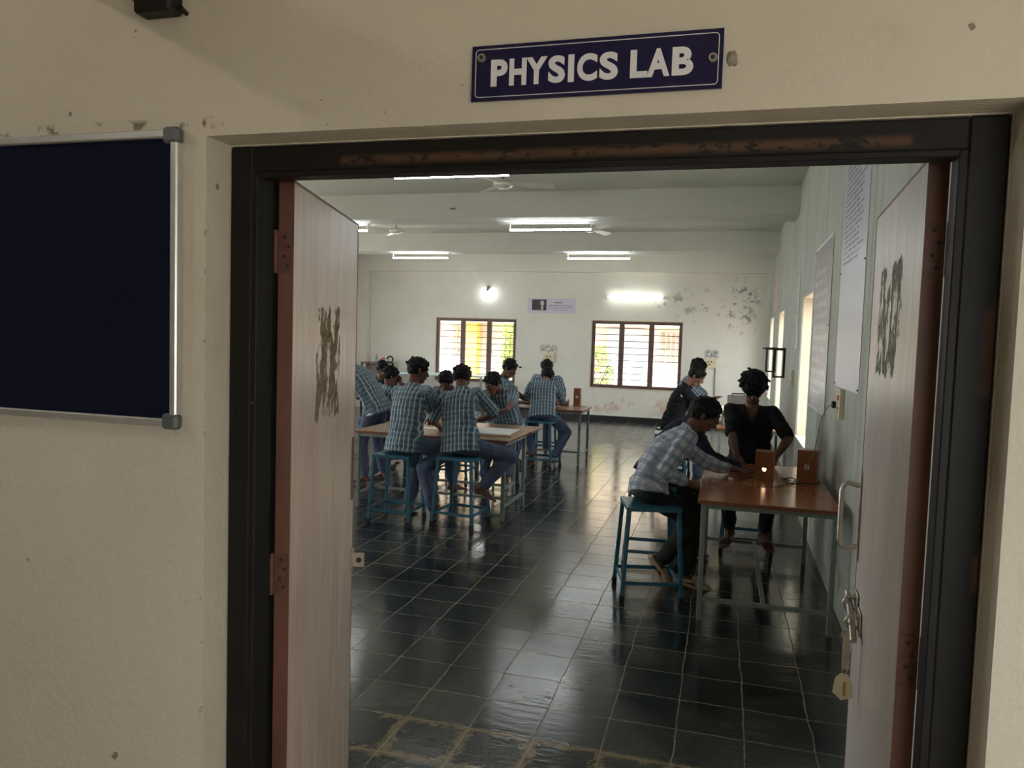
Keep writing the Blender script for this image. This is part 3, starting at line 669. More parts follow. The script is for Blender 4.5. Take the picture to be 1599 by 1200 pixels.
m = MB(); rnd = random.Random(3); ring = [(cos(a) * .010 * rnd.uniform(.7, 1.2), sin(a) * .016 * rnd.uniform(.7, 1.15)) for a in np.linspace(0, 6.28, 17)[:-1]]
m.add([V((x, 0, z)) for x, z in ring] + [V((x * .7, -.004, z * .7)) for x, z in ring], [(i, (i + 1) % 16, 16 + (i + 1) % 16, 16 + i) for i in range(16)] + [tuple(range(16, 32))], True)
o = m.build('cement_patch', M['cement']); o.location = (-.010, 1.38, 2.240); tag(o, 'small rough grey cement blob at the right end of the blue sign', 'cement patch')
m = MB(); m.box((-.048, -.045, -.0), (.044, 0, .16), bev=.006); m.box((-.060, -.03, .03), (-.046, 0, .16)); m.cyl((.048, -.02, .012), (.052, -.0, .006), .008, .004, 8)
o = m.build('wall_bracket', M['black_metal']); o.location = (-1.165, 1.38, 2.398); tag(o, 'black metal bracket on the cream wall above the notice board', 'bracket')
# ---------------------------------------------------------------- posters and fittings on the right wall
def right_wall_thing(name, label, cat, y, z): return thing(name, label, cat, (XR(y), y, z), -ANG - pi / 2)   # local x runs towards the viewer's right (-y), local -y ... into the room
def sheet(name, label, cat, y_far, y_near, z0, z1, mat, lip=.004, rim=None):
    w, h = y_far - y_near, z1 - z0; r = right_wall_thing(name, label, cat, y_far, z0)
    m = MB(); m.box((0, -lip, 0), (w, -.001, h)); m.build('sheet', mat, r)
    if rim:
        m = MB()
        for lo, hi in (((0, -lip - .003, 0), (w, -lip, .02)), ((0, -lip - .003, h - .02), (w, -lip, h)), ((0, -lip - .003, .02), (.02, -lip, h - .02)), ((w - .02, -lip - .003, .02), (w, -lip, h - .02))): m.box(lo, hi)
        m.build('rim', rim, r)
    for x in (.02, w - .02):
        for z in (.02, h * .5, h - .02): MB().cyl((x, -lip - .006, z), (x, -lip, z), .006, n=8).build('nail', M['screw'], r)
    return r
sheet('wall_chart', 'tall pale lilac printed chart on the right wall, nearest the right door leaf', 'poster', 5.99, 4.92, 1.48, 3.10, poster_mat('lilac_chart', (.60, .60, .68), (.10, .10, .13), (1.07, 1.62), 44, .3, .97, .52), rim=None)
sheet('wall_banner', 'glossy mauve grey printed banner on the right wall between the tall chart and the window', 'poster', 7.80, 6.50, 1.20, 2.67, poster_mat('mauve_banner', (.44, .42, .46), (.68, .68, .70), (1.30, 1.47), 15, .16, .86, .1, amt=.6), rim=M['white_plastic'])
sheet('pink_notice', 'narrow pink paper notice high on the right wall beyond the mid window', 'poster', 14.6, 14.0, 2.35, 2.95, simple('pink_paper', (.72, .42, .45), .7))
sheet('grey_notice', 'small grey paper notice beside the pink one on the right wall', 'poster', 13.75, 13.0, 2.40, 2.95, poster_mat('grey_notice_print', (.46, .46, .47), (.2, .2, .2), (.75, .55), 10, .5))
sheet('torn_plastic_sheet', 'crumpled pale plastic strip peeling off the right wall beside the nearest window', 'plastic strip', 9.75, 9.45, 1.70, 2.62, simple('crumpled_plastic', (.52, .56, .56), .2, var=.15, scale=14, bumps=1.0))
def socket(name, label, y, z, w, h, red=False):
    r = right_wall_thing(name, label, 'socket', y, z); m = MB(); m.box((0, -.035, 0), (w, 0, h), bev=.004); m.build('back_box', M['cream_plastic'], r)
    m = MB(); m.box((w * .15, -.045, h * .62), (w * .85, -.035, h * .80), bev=.002); m.build('switch', simple('red_rocker', (.55, .09, .08), .3) if red else M['white_plastic'], r)
    [MB().cyl((w * q, -.037, h * s), (w * q, -.034, h * s), .010, n=8).build('socket_hole', M['screw'], r) for q, s in ((.35, .35), (.65, .35), (.5, .22), (.5, .9), (.5, .08))]; return r
socket('power_socket', 'cream wall socket with a red switch and a plugged wire, above the near table', 5.60, 1.275, .14, .20, True)
socket('switch_plate', 'narrow cream switch plate on the right wall left of the banner', 9.80, 1.27, .10, .20)
m = MB(); m.box((.03, -.07, .07), (.075, -.045, .115), bev=.004); m.build('plug', M['black_metal'], bpy.data.objects['power_socket'])
def wall_frame(y, label):
    r = right_wall_thing('iron_wall_bracket', label, 'bracket', y, 1.33); m = MB(); h = .40
    m.box((-.015, -.17, h - .035), (.02, 0, h)); m.box((-.012, -.165, .0), (.012, -.135, h)); m.box((-.012, -.03, .0), (.012, 0, h)); m.box((-.012, -.165, -.02), (.012, 0, .005)); m.build('bracket_frame', M['black_metal'], r)
    m = MB(); m.cyl((0, -.22, h - .02), (0, -.14, h - .018), .012); m.build('peg', M['black_metal'], r); return r
wall_frame(11.3, 'black iron bracket on the right wall, the nearer of two between the windows'); wall_frame(13.6, 'black iron bracket on the right wall, the farther of two between the windows')
# ---------------------------------------------------------------- things on the far wall
def far_thing(name, label, cat, x, z): return thing(name, label, cat, (x, YF, z))
r = far_thing('wall_poster', 'small lilac banner with a dark portrait panel, between the two far windows', 'poster', -4.29, 2.33)
m = MB(); m.box((0, -.006, 0), (1.09, -.001, .33)); m.build('sheet', simple('pale_lilac_sheet', (.62, .58, .68), .5, var=.04), r)
m = MB(); m.box((.10, -.009, .06), (.43, -.006, .30)); pp = m.build('portrait_panel', simple('dark_photo', (.035, .028, .035), .4, var=.5, scale=9), r)
m = MB(); m.ell((.335, -.0095, .22), .045, .002, .060, n=14, m=8); m.box((.31, -.010, .07), (.36, -.009, .17)); m.build('pale_figure', simple('pale_print', (.55, .52, .5), .5, var=.25, scale=40), pp)
m = MB(); m.box((.60, -.008, .225), (.80, -.006, .245)); m.box((.47, -.008, .165), (1.02, -.006, .175)); m.box((.47, -.008, .13), (1.02, -.006, .136)); m.box((.47, -.008, .10), (.98, -.006, .106)); m.box((.60, -.008, .07), (.90, -.006, .076)); m.build('print', simple('grey_print', (.16, .14, .18), .6), r)
def board(x, z, label):
    r = far_thing('switch_board', label, 'switch board', x, z); m = MB(); m.box((0, -.04, 0), (.25, 0, .20), bev=.006); m.build('back_box', M['cream_plastic'], r)
    [MB().box((a, -.046, b), (a + .03, -.04, b + .025)).build('switch', M['screw'], r) for a, b in ((.07, .12), (.14, .12), (.10, .06))]; return r
board(-3.88, 1.235, 'cream switch board under a smoke mark, between the far windows'); board(-.40, 1.25, 'cream switch board under a smoke mark, right of the right-hand far window')
m = MB(); m.tube([(0, -.012, 0), (.0, -.02, -.3), (.01, -.015, -.75), (.0, -.012, -1.1)], .008, 6); o = m.build('wall_wire', M['cable_dark']); o.location = (-.165, YF, 1.28); tag(o, 'dark wire running down the far wall from the right-hand switch board', 'wire')
def tube_light(loc, rz, label, kind='hang', parent_name='tube_light', drop=.075):
    r = thing(parent_name, label, 'tube light', loc, rz, 'ceiling tube lights'); h = .62
    m = MB(); m.box((-h, -.022, -.018), (h, .022, 0), bev=.004); m.build('batten', M['white_plastic'], r)
    for s in (-1, 1): MB().box((s * (h - .03) - .012, -.014, -.022 - drop), (s * (h - .03) + .012, .014, -.022)).build('lamp_holder', M['white_plastic'], r)
    m = MB(); m.cyl((-h + .035, 0, -.03 - drop), (h - .035, 0, -.03 - drop), .0125, n=14); m.build('lamp_tube', M['tube'], r)
    return r
t0 = tube_light((-2.63, 7.00, 3.40), 0, 'lit tube light under the nearest ceiling beam, just below the door head')
for x, y, lb in ((-2.45, 10.55, 'lit tube light under the second beam, in the middle of the room'), (-5.84, 10.8, 'lit tube light end showing past the left door leaf'),
                 (-5.95, 14.24, 'lit tube light under the far beam, left one'), (-2.36, 14.28, 'lit tube light under the far beam, right one')):
    dup(t0, (x, y if y != 10.8 else 10.5, 3.40), 0, lb)
wl = dup(t0, (-1.893, YF, 2.735), 0, 'lit tube light mounted flat on the far wall above the right-hand window')
for ch in wl.children:
    if ch.name.startswith('lamp_tube'): ch.data = ch.data.copy(); ch.data.materials[0] = M['tube_far']; wl.rotation_euler = (radians(-90), 0, 0); wl.location = (-1.893, YF, 2.713); wl.name = 'wall_tube_light'
r = far_thing('bulb_lamp', 'glowing white bulb in a holder above the left-hand far window', 'lamp', -5.215, 2.88)
m = MB(); m.cyl((0, -.0, 0), (0, -.03, 0), .045, n=16); m.tube([(0, -.03, 0), (0, -.09, -.005), (0, -.11, -.04)], .014, 8); m.cyl((0, -.11, -.03), (0, -.11, -.09), .022, .026, 12); m.build('holder', M['fan_dark'], r)
m = MB(); m.ell((0, -.11, -.13), .038, .038, .048); m.build('bulb', M['bulb'], r)
m = MB(); m.cyl((0, 0, 0), (0, -.04, 0), .03, .025, 14); m.ell((0, -.045, -.0), .02, .02, .02, n=10, m=6); o = m.build('ceiling_rose', M['white_plastic']); o.location = (-2.23, YF, 2.90); tag(o, 'small round white fitting above the far wall tube light', 'fitting')
m = MB(); m.tube([(0, 0, 0), (.0, -.05, 0), (.03, -.06, -.0)], .014, 7); m.ell((.04, -.06, 0), .03, .02, .022); o = m.build('window_stop', M['black_metal']); o.location = (-4.44, YF, 1.10); tag(o, 'small black window stop on the far wall right of the left-hand window', 'window stop')
def fan(loc, rz, label):
    r = thing('ceiling_fan', label, 'ceiling fan', loc, rz, 'ceiling fans')
    m = MB(); m.cyl((0, 0, 0), (0, 0, -.05), .035, .055, 16); m.build('canopy', M['fan'], r)
    m = MB(); m.cyl((0, 0, -.05), (0, 0, -.15), .012); m.build('downrod', M['fan_dark'], r)
    m = MB(); m.cyl((0, 0, -.13), (0, 0, -.17), .07, .12, 24); m.cyl((0, 0, -.17), (0, 0, -.20), .12, .115, 24); m.cyl((0, 0, -.20), (0, 0, -.235), .115, .05, 24); m.build('motor', M['fan'], r)
    for k in range(3):
        a = 2 * pi * k / 3; b = MB(); d = V((cos(a), sin(a), 0)); q = V((-sin(a), cos(a), 0)); pts = []
        for t, wd, dz in ((.10, .025, 0), (.18, .03, 0), (.22, .055, -.003), (.45, .065, -.006), (.58, .062, -.01), (.61, .045, -.011)):
            pts.append((d * t + q * wd + V((0, 0, -.178 + dz - wd * .25)), d * t - q * wd + V((0, 0, -.178 + dz + wd * .25))))
        vs = [p for pr in pts for p in pr] + [p + V((0, 0, -.004)) for pr in pts for p in pr]; n = len(pts); o_ = 2 * n
        fs = [(2 * i, 2 * i + 1, 2 * i + 3, 2 * i + 2) for i in range(n - 1)] + [(o_ + 2 * i + 2, o_ + 2 * i + 3, o_ + 2 * i + 1, o_ + 2 * i) for i in range(n - 1)]
        for i in range(n - 1): fs += [(2 * i, 2 * i + 2, o_ + 2 * i + 2, o_ + 2 * i), (2 * i + 3, 2 * i + 1, o_ + 2 * i + 1, o_ + 2 * i + 3)]
        fs += [(0, o_, o_ + 1, 1), (2 * n - 1, 2 * n - 1 + o_, 2 * n - 2 + o_, 2 * n - 2)]
        b.add(vs, fs); b.build('blade', M['fan'], r)
    return r
f0 = fan((-2.62, 8.75, ZC), .25, 'cream ceiling fan nearest the door, hanging in the first bay')
for x, y, a, lb in ((-5.65, 12.4, .1, 'cream ceiling fan in the second bay, left one'), (-2.20, 12.4, 1.2, 'cream ceiling fan in the second bay, right of the middle tube light'), (-5.25, 15.4, .5, 'cream ceiling fan in the farthest bay')): dup(f0, (x, y, ZC), a, lb)
m = MB(); m.ell((0, 0, 0), .05, .04, .012, n=12, m=6); o = m.build('wasp_nest', M['cement']); o.location = (-3.75, 10.11, 3.53); tag(o, 'small brown mud nest stuck on the second ceiling beam', 'nest')
# ---------------------------------------------------------------- tables and stools
def make_table(L_, W_, top_mat, label, loc, rz, H_=.78, inset=.045, group='steel-legged lab tables'):
    """length along local y, width along local x, origin under the centre"""
    r = thing('lab_table', label, 'table', loc, rz, group); t = .026
    m = MB(); m.box((-W_ / 2, -L_ / 2, H_ - t), (W_ / 2, L_ / 2, H_), bev=.003); top = m.build('tabletop', top_mat, r)
    m = MB(); m.box((-W_ / 2 - .002, -L_ / 2 - .002, H_ - t + .003), (W_ / 2 + .002, L_ / 2 + .002, H_ - .004)); m.build('edge_band', M['edge_band'], top)
    a, b = W_ / 2 - .035, L_ / 2 - inset; q = .032
    for sx in (-1, 1):
        for sy in (-1, 1):
            MB().box((sx * a - q / 2, sy * b - q / 2, 0), (sx * a + q / 2, sy * b + q / 2, H_ - t), bev=.002).build('leg', M['grey_paint'], r)
    m = MB()
    for sy in (-1, 1): m.box((-a + q / 2, sy * b - .012, H_ - t - .032), (a - q / 2, sy * b + .012, H_ - t))
    for sx in (-1, 1): m.box((sx * a - .012, -b + q / 2, H_ - t - .032), (sx * a + .012, b - q / 2, H_ - t))
    m.build('apron', M['grey_paint'], r)
    for sy in (-1, 1): MB().box((-a + q / 2, sy * b - .012, .125), (a - q / 2, sy * b + .012, .152)).build('stretcher', M['grey_paint'], r)
    MB().box((-.013, -b + .012, .126), (.013, b - .012, .151)).build('stretcher', M['grey_paint'], r)
    return r
make_table(1.66, .84, M['table_red'], 'red-brown topped table on grey legs against the right wall, nearest the door', (.308, 5.66, 0), .0)
make_table(1.62, .78, M['table_tan'], 'worn tan-topped table with a paper stack, behind the two front blue stools', (-2.725, 7.235, 0), -pi / 2 - .01)
make_table(1.66, .50, M['table_tan'], 'narrow tan-topped table pushed behind the one with the paper stack', (-2.730, 7.885, 0), -pi / 2, inset=.30)
make_table(1.60, .76, M['table_tan'], 'tan-topped table with two brown boxes in front of the far windows', (-2.64, 10.69, 0), -pi / 2)
make_table(1.60, .80, M['table_red'], 'table by the right wall behind the boy in the V-necked shirt', (.36, 9.95, 0), 0)
def make_stool(loc, rz, label):
    r = thing('lab_stool', label, 'stool', loc, rz, 'blue steel stools'); H_ = .64; s = .185; b = .20
    m = MB(); m.box((-s, -s, H_ - .028), (s, s, H_), bev=.004); m.build('seat', M['blue_paint'], r)
    for sx in (-1, 1):
        for sy in (-1, 1):
            l = MB().bar((sx * b, sy * b, .035), (sx * (s - .018), sy * (s - .018), H_ - .028), .026, up=(sx, 0, 0)).build('leg', M['blue_paint'], r)
            MB().bar((sx * (b + .001), sy * (b + .001), 0), (sx * b, sy * b, .045), .032, up=(sx, 0, 0)).build('rubber_foot', M['rubber'], l)
    k = b - .008
    for a_, b_ in (((-k, -k), (k, -k)), ((k, -k), (k, k)), ((k, k), (-k, k)), ((-k, k), (-k, -k))):
        MB().bar((*a_, .125), (*b_, .125), .012, .026).build('rung', M['blue_paint'], r)
    return r
s0 = make_stool((-2.905, 6.53, 0), .03, 'blue steel stool under the boy at the left of the front pair')
for (x, y, a, lb) in ((-2.305, 6.645, -.10, 'blue steel stool under the boy at the right of the front pair'),
    (-2.345, 10.075, -.12, 'blue steel stool under the boy sitting with his back to us at the far table'),
    (-.445, 5.285, .26, 'blue steel stool under the boy in the checked shirt'),
    (-.50, 6.06, .10, 'blue stool half hidden behind the one under the checked shirt'),
    (.25, 6.76, 0, 'stool at the far end of the red-brown table, under the boy in the V-necked shirt'),
    (-2.47, 8.72, .05, 'stool on the far side of the joined tables, under the boy leaning on the papers'),
    (-3.13, 8.80, 0, 'stool behind the joined tables, hidden between the two front boys'),
    (-2.98, 9.92, .2, 'stool at the near left corner of the far table'),
    (-.60, 9.55, .1, 'stool under the boy in the long-sleeved black shirt'), (-.60, 10.12, -.1, 'stool behind the boy in the long-sleeved black shirt'),
    (-2.60, 11.42, 0, 'stool on the far side of the far table')): dup(s0, (x, y, 0), a, lb)
# a dark moulded chair at the left
r = thing('plastic_chair', 'dark moulded chair seen behind the left end of the joined tables', 'chair', (-4.24, 9.12, 0), -.25)
m = MB(); pts = []
for i in range(7):
    for j in range(9):
        u = j / 8 * 2 - 1; v = i / 6; pts.append(V((u * (.22 - .05 * v * v), -.20 - .04 * v + .04 * u * u, 46e-2 + v * .58 - .05 * u * u * v)))
fs = [(i * 9 + j, i * 9 + j + 1, (i + 1) * 9 + j + 1, (i + 1) * 9 + j) for i in range(6) for j in range(8)]
o_ = len(pts); m.add(pts + [p + V((0, -.008, 0)) for p in pts], fs + [tuple(o_ + q for q in f[::-1]) for f in fs], True); m.build('backrest', M['black_cloth'], r, fix=False)
m = MB(); m.box((-.22, -.20, .43), (.22, .22, .46), bev=.01); m.build('seat', M['black_cloth'], r)
for sx in (-1, 1):
    for sy in (-1, 1): MB().bar((sx * .20, sy * .19, 0), (sx * .18, sy * .17, .43), .04).build('leg', M['black_cloth'], r)
# ---------------------------------------------------------------- things on the tables
def wooden_box(loc, rz, label, w, d, h, mark, lit=False):
    r = thing('lamp_box', label, 'box', loc, rz); m = MB()
    hz = .075; q = .013 if lit else 0
    if lit:     # a hollow box with a square window that shows the lamp inside
        t = .010
        m.box((-w / 2, -d / 2, 0), (w / 2, -d / 2 + t, hz - q)); m.box((-w / 2, -d / 2, hz + q), (w / 2, -d / 2 + t, h)); m.box((-w / 2, -d / 2, hz - q), (-q, -d / 2 + t, hz + q)); m.box((q, -d / 2, hz - q), (w / 2, -d / 2 + t, hz + q))
        m.box((-w / 2, d / 2 - t, 0), (w / 2, d / 2, h)); m.box((-w / 2, -d / 2 + t, 0), (-w / 2 + t, d / 2 - t, h)); m.box((w / 2 - t, -d / 2 + t, 0), (w / 2, d / 2 - t, h)); m.box((-w / 2 + t, -d / 2 + t, h - t), (w / 2 - t, d / 2 - t, h)); m.box((-w / 2 + t, -d / 2 + t, 0), (w / 2 - t, d / 2 - t, t))
    else: m.box((-w / 2, -d / 2, 0), (w / 2, d / 2, h), bev=.003)
    m.build('case', M['box_brown'], r)
    m = MB(); m.box((-w / 2 - .006, -d / 2 - .006, 0), (w / 2 + .006, -d / 2, .012)); m.box((-w / 2 - .006, d / 2, 0), (w / 2 + .006, d / 2 + .006, .012)); m.build('base_moulding', M['box_brown'], r)
    if lit:
        m = MB(); m.ell((0, .005, hz), .017, .017, .02); m.build('lamp', M['warm'], r)
    else:
        m = MB(); m.box((-.016, -d / 2 - .004, mark), (.016, -d / 2 - .0008, mark + .032)); k = m.build('label_plate', M['paper'], r)
        m = MB(); m.add([V((-.009, -d / 2 - .0050, mark + .006)), V((.009, -d / 2 - .0050, mark + .006)), V((0, -d / 2 - .0050, mark + .024))], [(0, 1, 2)]); m.build('triangle_mark', M['screw'], k, fix=False)
    return r
wooden_box((.325, 5.80, .781), -.10, 'brown wooden box with a glowing square window, on the red-brown table by the boy’s hand'.replace('’', "'"), .130, .13, .205, 0, True)
wooden_box((.622, 5.80, .781), -.25, 'brown wooden box with a white triangle label, on the red-brown table against the wall', .135, .12, .235, .10)
wooden_box((-2.045, 10.98, .781), .0, 'tall brown wooden box with a white label, on the far table', .10, .10, .265, .12)
m = MB(); m.add([V((x, y, z)) for y in (0, .05) for x, z in ((0, 0), (0, .115), (.037, .05), (.075, .11), (.075, 0))], [(0, 1, 2, 3, 4), (9, 8, 7, 6, 5)] + [(i, (i + 1) % 5, 5 + (i + 1) % 5, 5 + i) for i in range(5)])
o = m.build('notched_block', M['box_brown']); o.location = (-2.225, 10.85, .781); tag(o, 'small red-brown block with a V notch, beside the tall box on the far table', 'block')
def wire(name, label, pts, mat, r=.0035):
    P = [V(p) for p in pts]; out = []
    for i in range(len(P) - 1):
        p0, p1, p2, p3 = P[max(i - 1, 0)], P[i], P[i + 1], P[min(i + 2, len(P) - 1)]
        for k in range(8):
            t = k / 8; out.append(.5 * ((2 * p1) + (p2 - p0) * t + (2 * p0 - 5 * p1 + 4 * p2 - p3) * t * t + (3 * p1 - p0 - 3 * p2 + p3) * t ** 3))
    out.append(P[-1]); o = MB().tube(out, r, 6).build(name, mat); return tag(o, label, 'wire')
wire('mains_wire', 'thin twisted yellow and green wire hanging from the wall socket to the table', [(.733, 5.53, 1.36), (.70, 5.52, 1.355), (.665, 5.55, 1.27), (.650, 5.60, 1.13), (.640, 5.64, 1.02), (.615, 5.68, .94), (.59, 5.69, .88), (.56, 5.70, .82), (.54, 5.69, .787), (.48, 5.62, .785), (.38, 5.50, .785), (.28, 5.46, .785), (.18, 5.52, .785), (.20, 5.66, .785), (.26, 5.72, .786)], M['cable'], .0032)
wire('wire_coil', 'tangled dark wire lying at the foot of the box against the wall', [(.50, 5.74, .79), (.46, 5.72, .80), (.45, 5.68, .80), (.50, 5.64, .79), (.53, 5.70, .81), (.49, 5.75, .81), (.46, 5.70, .79), (.52, 5.63, .79), (.60, 5.68, .79), (.70, 5.70, .79)], M['cable_dark'], .004)
m = MB(); m.box((0, 0, 0), (.035, .02, .022), bev=.004); o = m.build('clear_block', M['white_plastic']); o.location = (.07, 5.60, .781); tag(o, 'tiny pale eraser-like block by the forearm on the red-brown table', 'block')
m = MB(); m.box((0, 0, 0), (.06, .015, .01), bev=.003); o = m.build('glass_slide', M['steel']); o.location = (.44, 5.86, .781); tag(o, 'small shiny strip lying between the two boxes on the red-brown table', 'slide')
pt = thing('paper_stack', 'stack of white sheets on brown card, at the right end of the near tan table', 'paper', (-2.20, 7.32, .781), .03)
m = MB(); m.box((-.30, -.26, 0), (.235, .22, .014)); m.build('card_sheets', M['card'], pt)
m = MB(); m.box((-.30, -.23, .014), (.20, .24, .026), bev=.002); m.build('paper_sheets', M['paper'], pt)
m = MB(); m.box((0, 0, 0), (.22, .16, .006)); o = m.build('open_notebook', M['paper']); o.location = (-3.02, 7.25, .781); o.rotation_euler = (0, 0, .2); tag(o, 'small white notebook on the table between the two front boys', 'notebook')
m = MB(); m.box((0, 0, 0), (.03, .03, .14), bev=.004); m.cyl((.015, .015, .14), (.015, .015, .16), .01); o = m.build('yellow_marker_box', simple('yellow_plastic', (.55, .38, .04), .5)); o.location = (-2.86, 7.40, .781); tag(o, 'small yellow container between the two front boys', 'container')
m = MB(); m.box((0, 0, 0), (.085, .06, .15), bev=.004); o = m.build('grey_meter', simple('grey_meter_case', (.26, .28, .28), .5)); o.location = (-3.02, 10.72, .781); tag(o, 'small grey meter on the far table left of the bent boy', 'meter')
m = MB(); m.cyl((0, 0, 0), (0, 0, .10), .03, .028); m.cyl((0, 0, .10), (0, 0, .13), .012); o = m.build('blue_bottle', simple('light_blue_plastic', (.30, .50, .62), .4)); o.location = (-2.90, 10.74, .781); tag(o, 'light blue bottle beside the grey meter on the far table', 'bottle')
r = thing('spring_lamp', 'small glowing yellow lamp on a stand under the black-shirted boy\'s hand', 'lamp', (.02, 9.72, .781))
m = MB(); m.cyl((0, 0, 0), (0, 0, .02), .05, .045, 16); m.cyl((0, 0, .02), (0, 0, .16), .010); m.build('stand', M['fan_dark'], r); m = MB(); m.ell((0, 0, .185), .022, .022, .028); m.build('bulb', M['warm_small'], r)
r = thing('instrument_case', 'grey instrument case standing on the table behind the V-necked boy', 'box', (.20, 10.0, .781))
m = MB(); m.box((-.13, -.1, 0), (.13, .1, .33), bev=.008); m.build('case', simple('grey_case', (.30, .31, .30), .5), r); m = MB(); m.tube([(-.08, 0, .33), (-.07, 0, .355), (.07, 0, .355), (.08, 0, .33)], .008, 6); m.build('carry_handle', M['black_metal'], r)
# shelf stand at the far left
r = thing('iron_stand', 'black iron stand in the far left corner with bottles on its top', 'stand', (-7.80, 16.25, 0))
m = MB(); m.box((-.33, -.2, 1.06), (.33, .2, 1.085)); m.build('top_board', simple('brown_board', (.16, .10, .07), .6), r)
for sx in (-1, 1):
    for sy in (-1, 1): MB().bar((sx * .31, sy * .18, 0), (sx * .31, sy * .18, 1.06), .03).build('leg', M['black_metal'], r)
m = MB(); m.bar((.31, -.18, .6), (.15, -.18, 1.05), .02); m.bar((.15, -.18, .7), (.31, -.18, 1.05), .02); m.build('brace', M['black_metal'], r)
m = MB(); m.box((-.31, .02, .70), (.14, .18, 1.03)); m.build('back_panel', simple('grey_brown_panel', (.24, .21, .18), .7), r)
m = MB(); m.cyl((0, 0, 0), (0, 0, .13), .028, n=14); m.cyl((0, 0, .13), (0, 0, .15), .028, .012, n=14); m.cyl((0, 0, .15), (0, 0, .20), .012, n=10); o = m.build('glass_bottle', simple('greyish_bottle', (.35, .40, .37), .2)); o.location = (-7.80, 16.2, 1.085); tag(o, 'slim grey bottle on top of the black iron stand', 'bottle')
m = MB(); m.box((-.06, -.05, 0), (.0, .05, .12), bev=.005); m.box((.001, -.05, 0), (.09, .05, .075), bev=.005, mi=1); o = m.build('small_carton', [simple('red_carton', (.5, .15, .08), .6), M['paper']]); o.location = (-7.60, 16.2, 1.085); tag(o, 'small red and white carton on the black iron stand', 'carton')
m = MB(); m.tube([(.07 * cos(a), .0, .08 + .07 * sin(a)) for a in np.linspace(0, 6.28, 20)], .018, 8); m.box((-.05, -.04, 0), (.05, .04, .03)); o = m.build('coil_drum', M['black_metal']); o.location = (-7.46, 16.2, 1.085); tag(o, 'dark coil standing at the right end of the black iron stand', 'coil')
r = thing('steel_bench', 'pale blue-green metal bench against the wall under the left-hand far window', 'bench', (-6.35, 16.05, 0))
m = MB(); m.box((-1.0, -.30, .86), (1.3, .30, .90), bev=.005); m.build('bench_top', simple('pale_cyan_top', (.50, .62, .62), .35), r)
for sx in (-.95, 1.25):
    for sy in (-.26, .26): MB().bar((sx, sy, 0), (sx, sy, .86), .04).build('leg', M['grey_paint'], r)
# sandals on the floor
# ---------------------------------------------------------------- people
def remesh(mb, voxel, smooth_n, name):
    me = mb.mesh(name); o = bpy.data.objects.new(name, me); C.objects.link(o)
    md = o.modifiers.new('r', 'REMESH'); md.mode = 'VOXEL'; md.voxel_size = voxel; md.use_smooth_shade = True
    if smooth_n:
        sm = o.modifiers.new('s', 'SMOOTH'); sm.factor = .5; sm.iterations = smooth_n
    bpy.context.view_layer.update(); dg = bpy.context.evaluated_depsgraph_get()
    out = bpy.data.meshes.new_from_object(o.evaluated_get(dg)); bpy.data.objects.remove(o); bpy.data.meshes.remove(me)
    out.name = name; out.polygons.foreach_set('use_smooth', [True] * len(out.polygons)); return out
def displace(me, amp, freq, stretch=(1, 1, 1), seed=0):
    n = len(me.vertices); co = np.empty(n * 3, 'f'); me.vertices.foreach_get('co', co); co = co.reshape(-1, 3)
    no = np.empty(n * 3, 'f'); me.vertex_normals.foreach_get('vector', no); no = no.reshape(-1, 3); off = V((seed * 3.1, seed * 1.7, seed))
    for i in range(n):
        c = co[i]; d = noise.noise(V((c[0] * freq * stretch[0], c[1] * freq * stretch[1], c[2] * freq * stretch[2])) + off)
        co[i] += no[i] * d * amp
    me.vertices.foreach_set('co', co.ravel()); me.update()
def weave(me, segs):
    """cloth coordinates: every vertex takes u (round) and v (along) from the nearest limb or trunk segment"""
    n = len(me.vertices); co = np.empty(n * 3, 'f'); me.vertices.foreach_get('co', co); co = co.reshape(-1, 3).astype(float)
    best = np.full(n, 1e9); W = np.zeros((n, 3))
    for a, b, lat, fwd, rad, kind in segs:
        a, b, lat, fwd = (np.array(q) for q in (a, b, lat, fwd)); d = b - a; ln = np.linalg.norm(d); dn = d / ln
        t = np.clip((co - a) @ dn / ln, -.3 if kind == 'trunk' else 0, 1.2 if kind == 'trunk' else 1); q = co - (a + np.outer(t, d)); dist = np.linalg.norm(q, axis=1) / rad
        x = q @ lat; y = q @ fwd
        if kind == 'trunk': u = x * 1.08; v = (co - a) @ dn
        else: u = np.arctan2(x, y) * rad * 1.0; v = (co - a) @ dn
        m = dist < best; best[m] = dist[m]; W[m, 0] = u[m] + (1.0 if kind != 'trunk' else 0); W[m, 1] = v[m]
    at = me.attributes.new('weave', 'FLOAT_VECTOR', 'POINT'); at.data.foreach_set('vector', W.astype('f').ravel())
def ik(a, t, l1, l2, pole):
    d = t - a; D = d.length
    if D > (l1 + l2) * .998: t = a + d * ((l1 + l2) * .998 / D); d = t - a; D = d.length
    if D < abs(l1 - l2) + .02: D = abs(l1 - l2) + .02
    x = (l1 * l1 - l2 * l2 + D * D) / (2 * D); h = math.sqrt(max(l1 * l1 - x * x, 0)); n = d.normalized(); p = V(pole); p = (p - n * p.dot(n)).normalized()
    return a + n * x + p * h, t
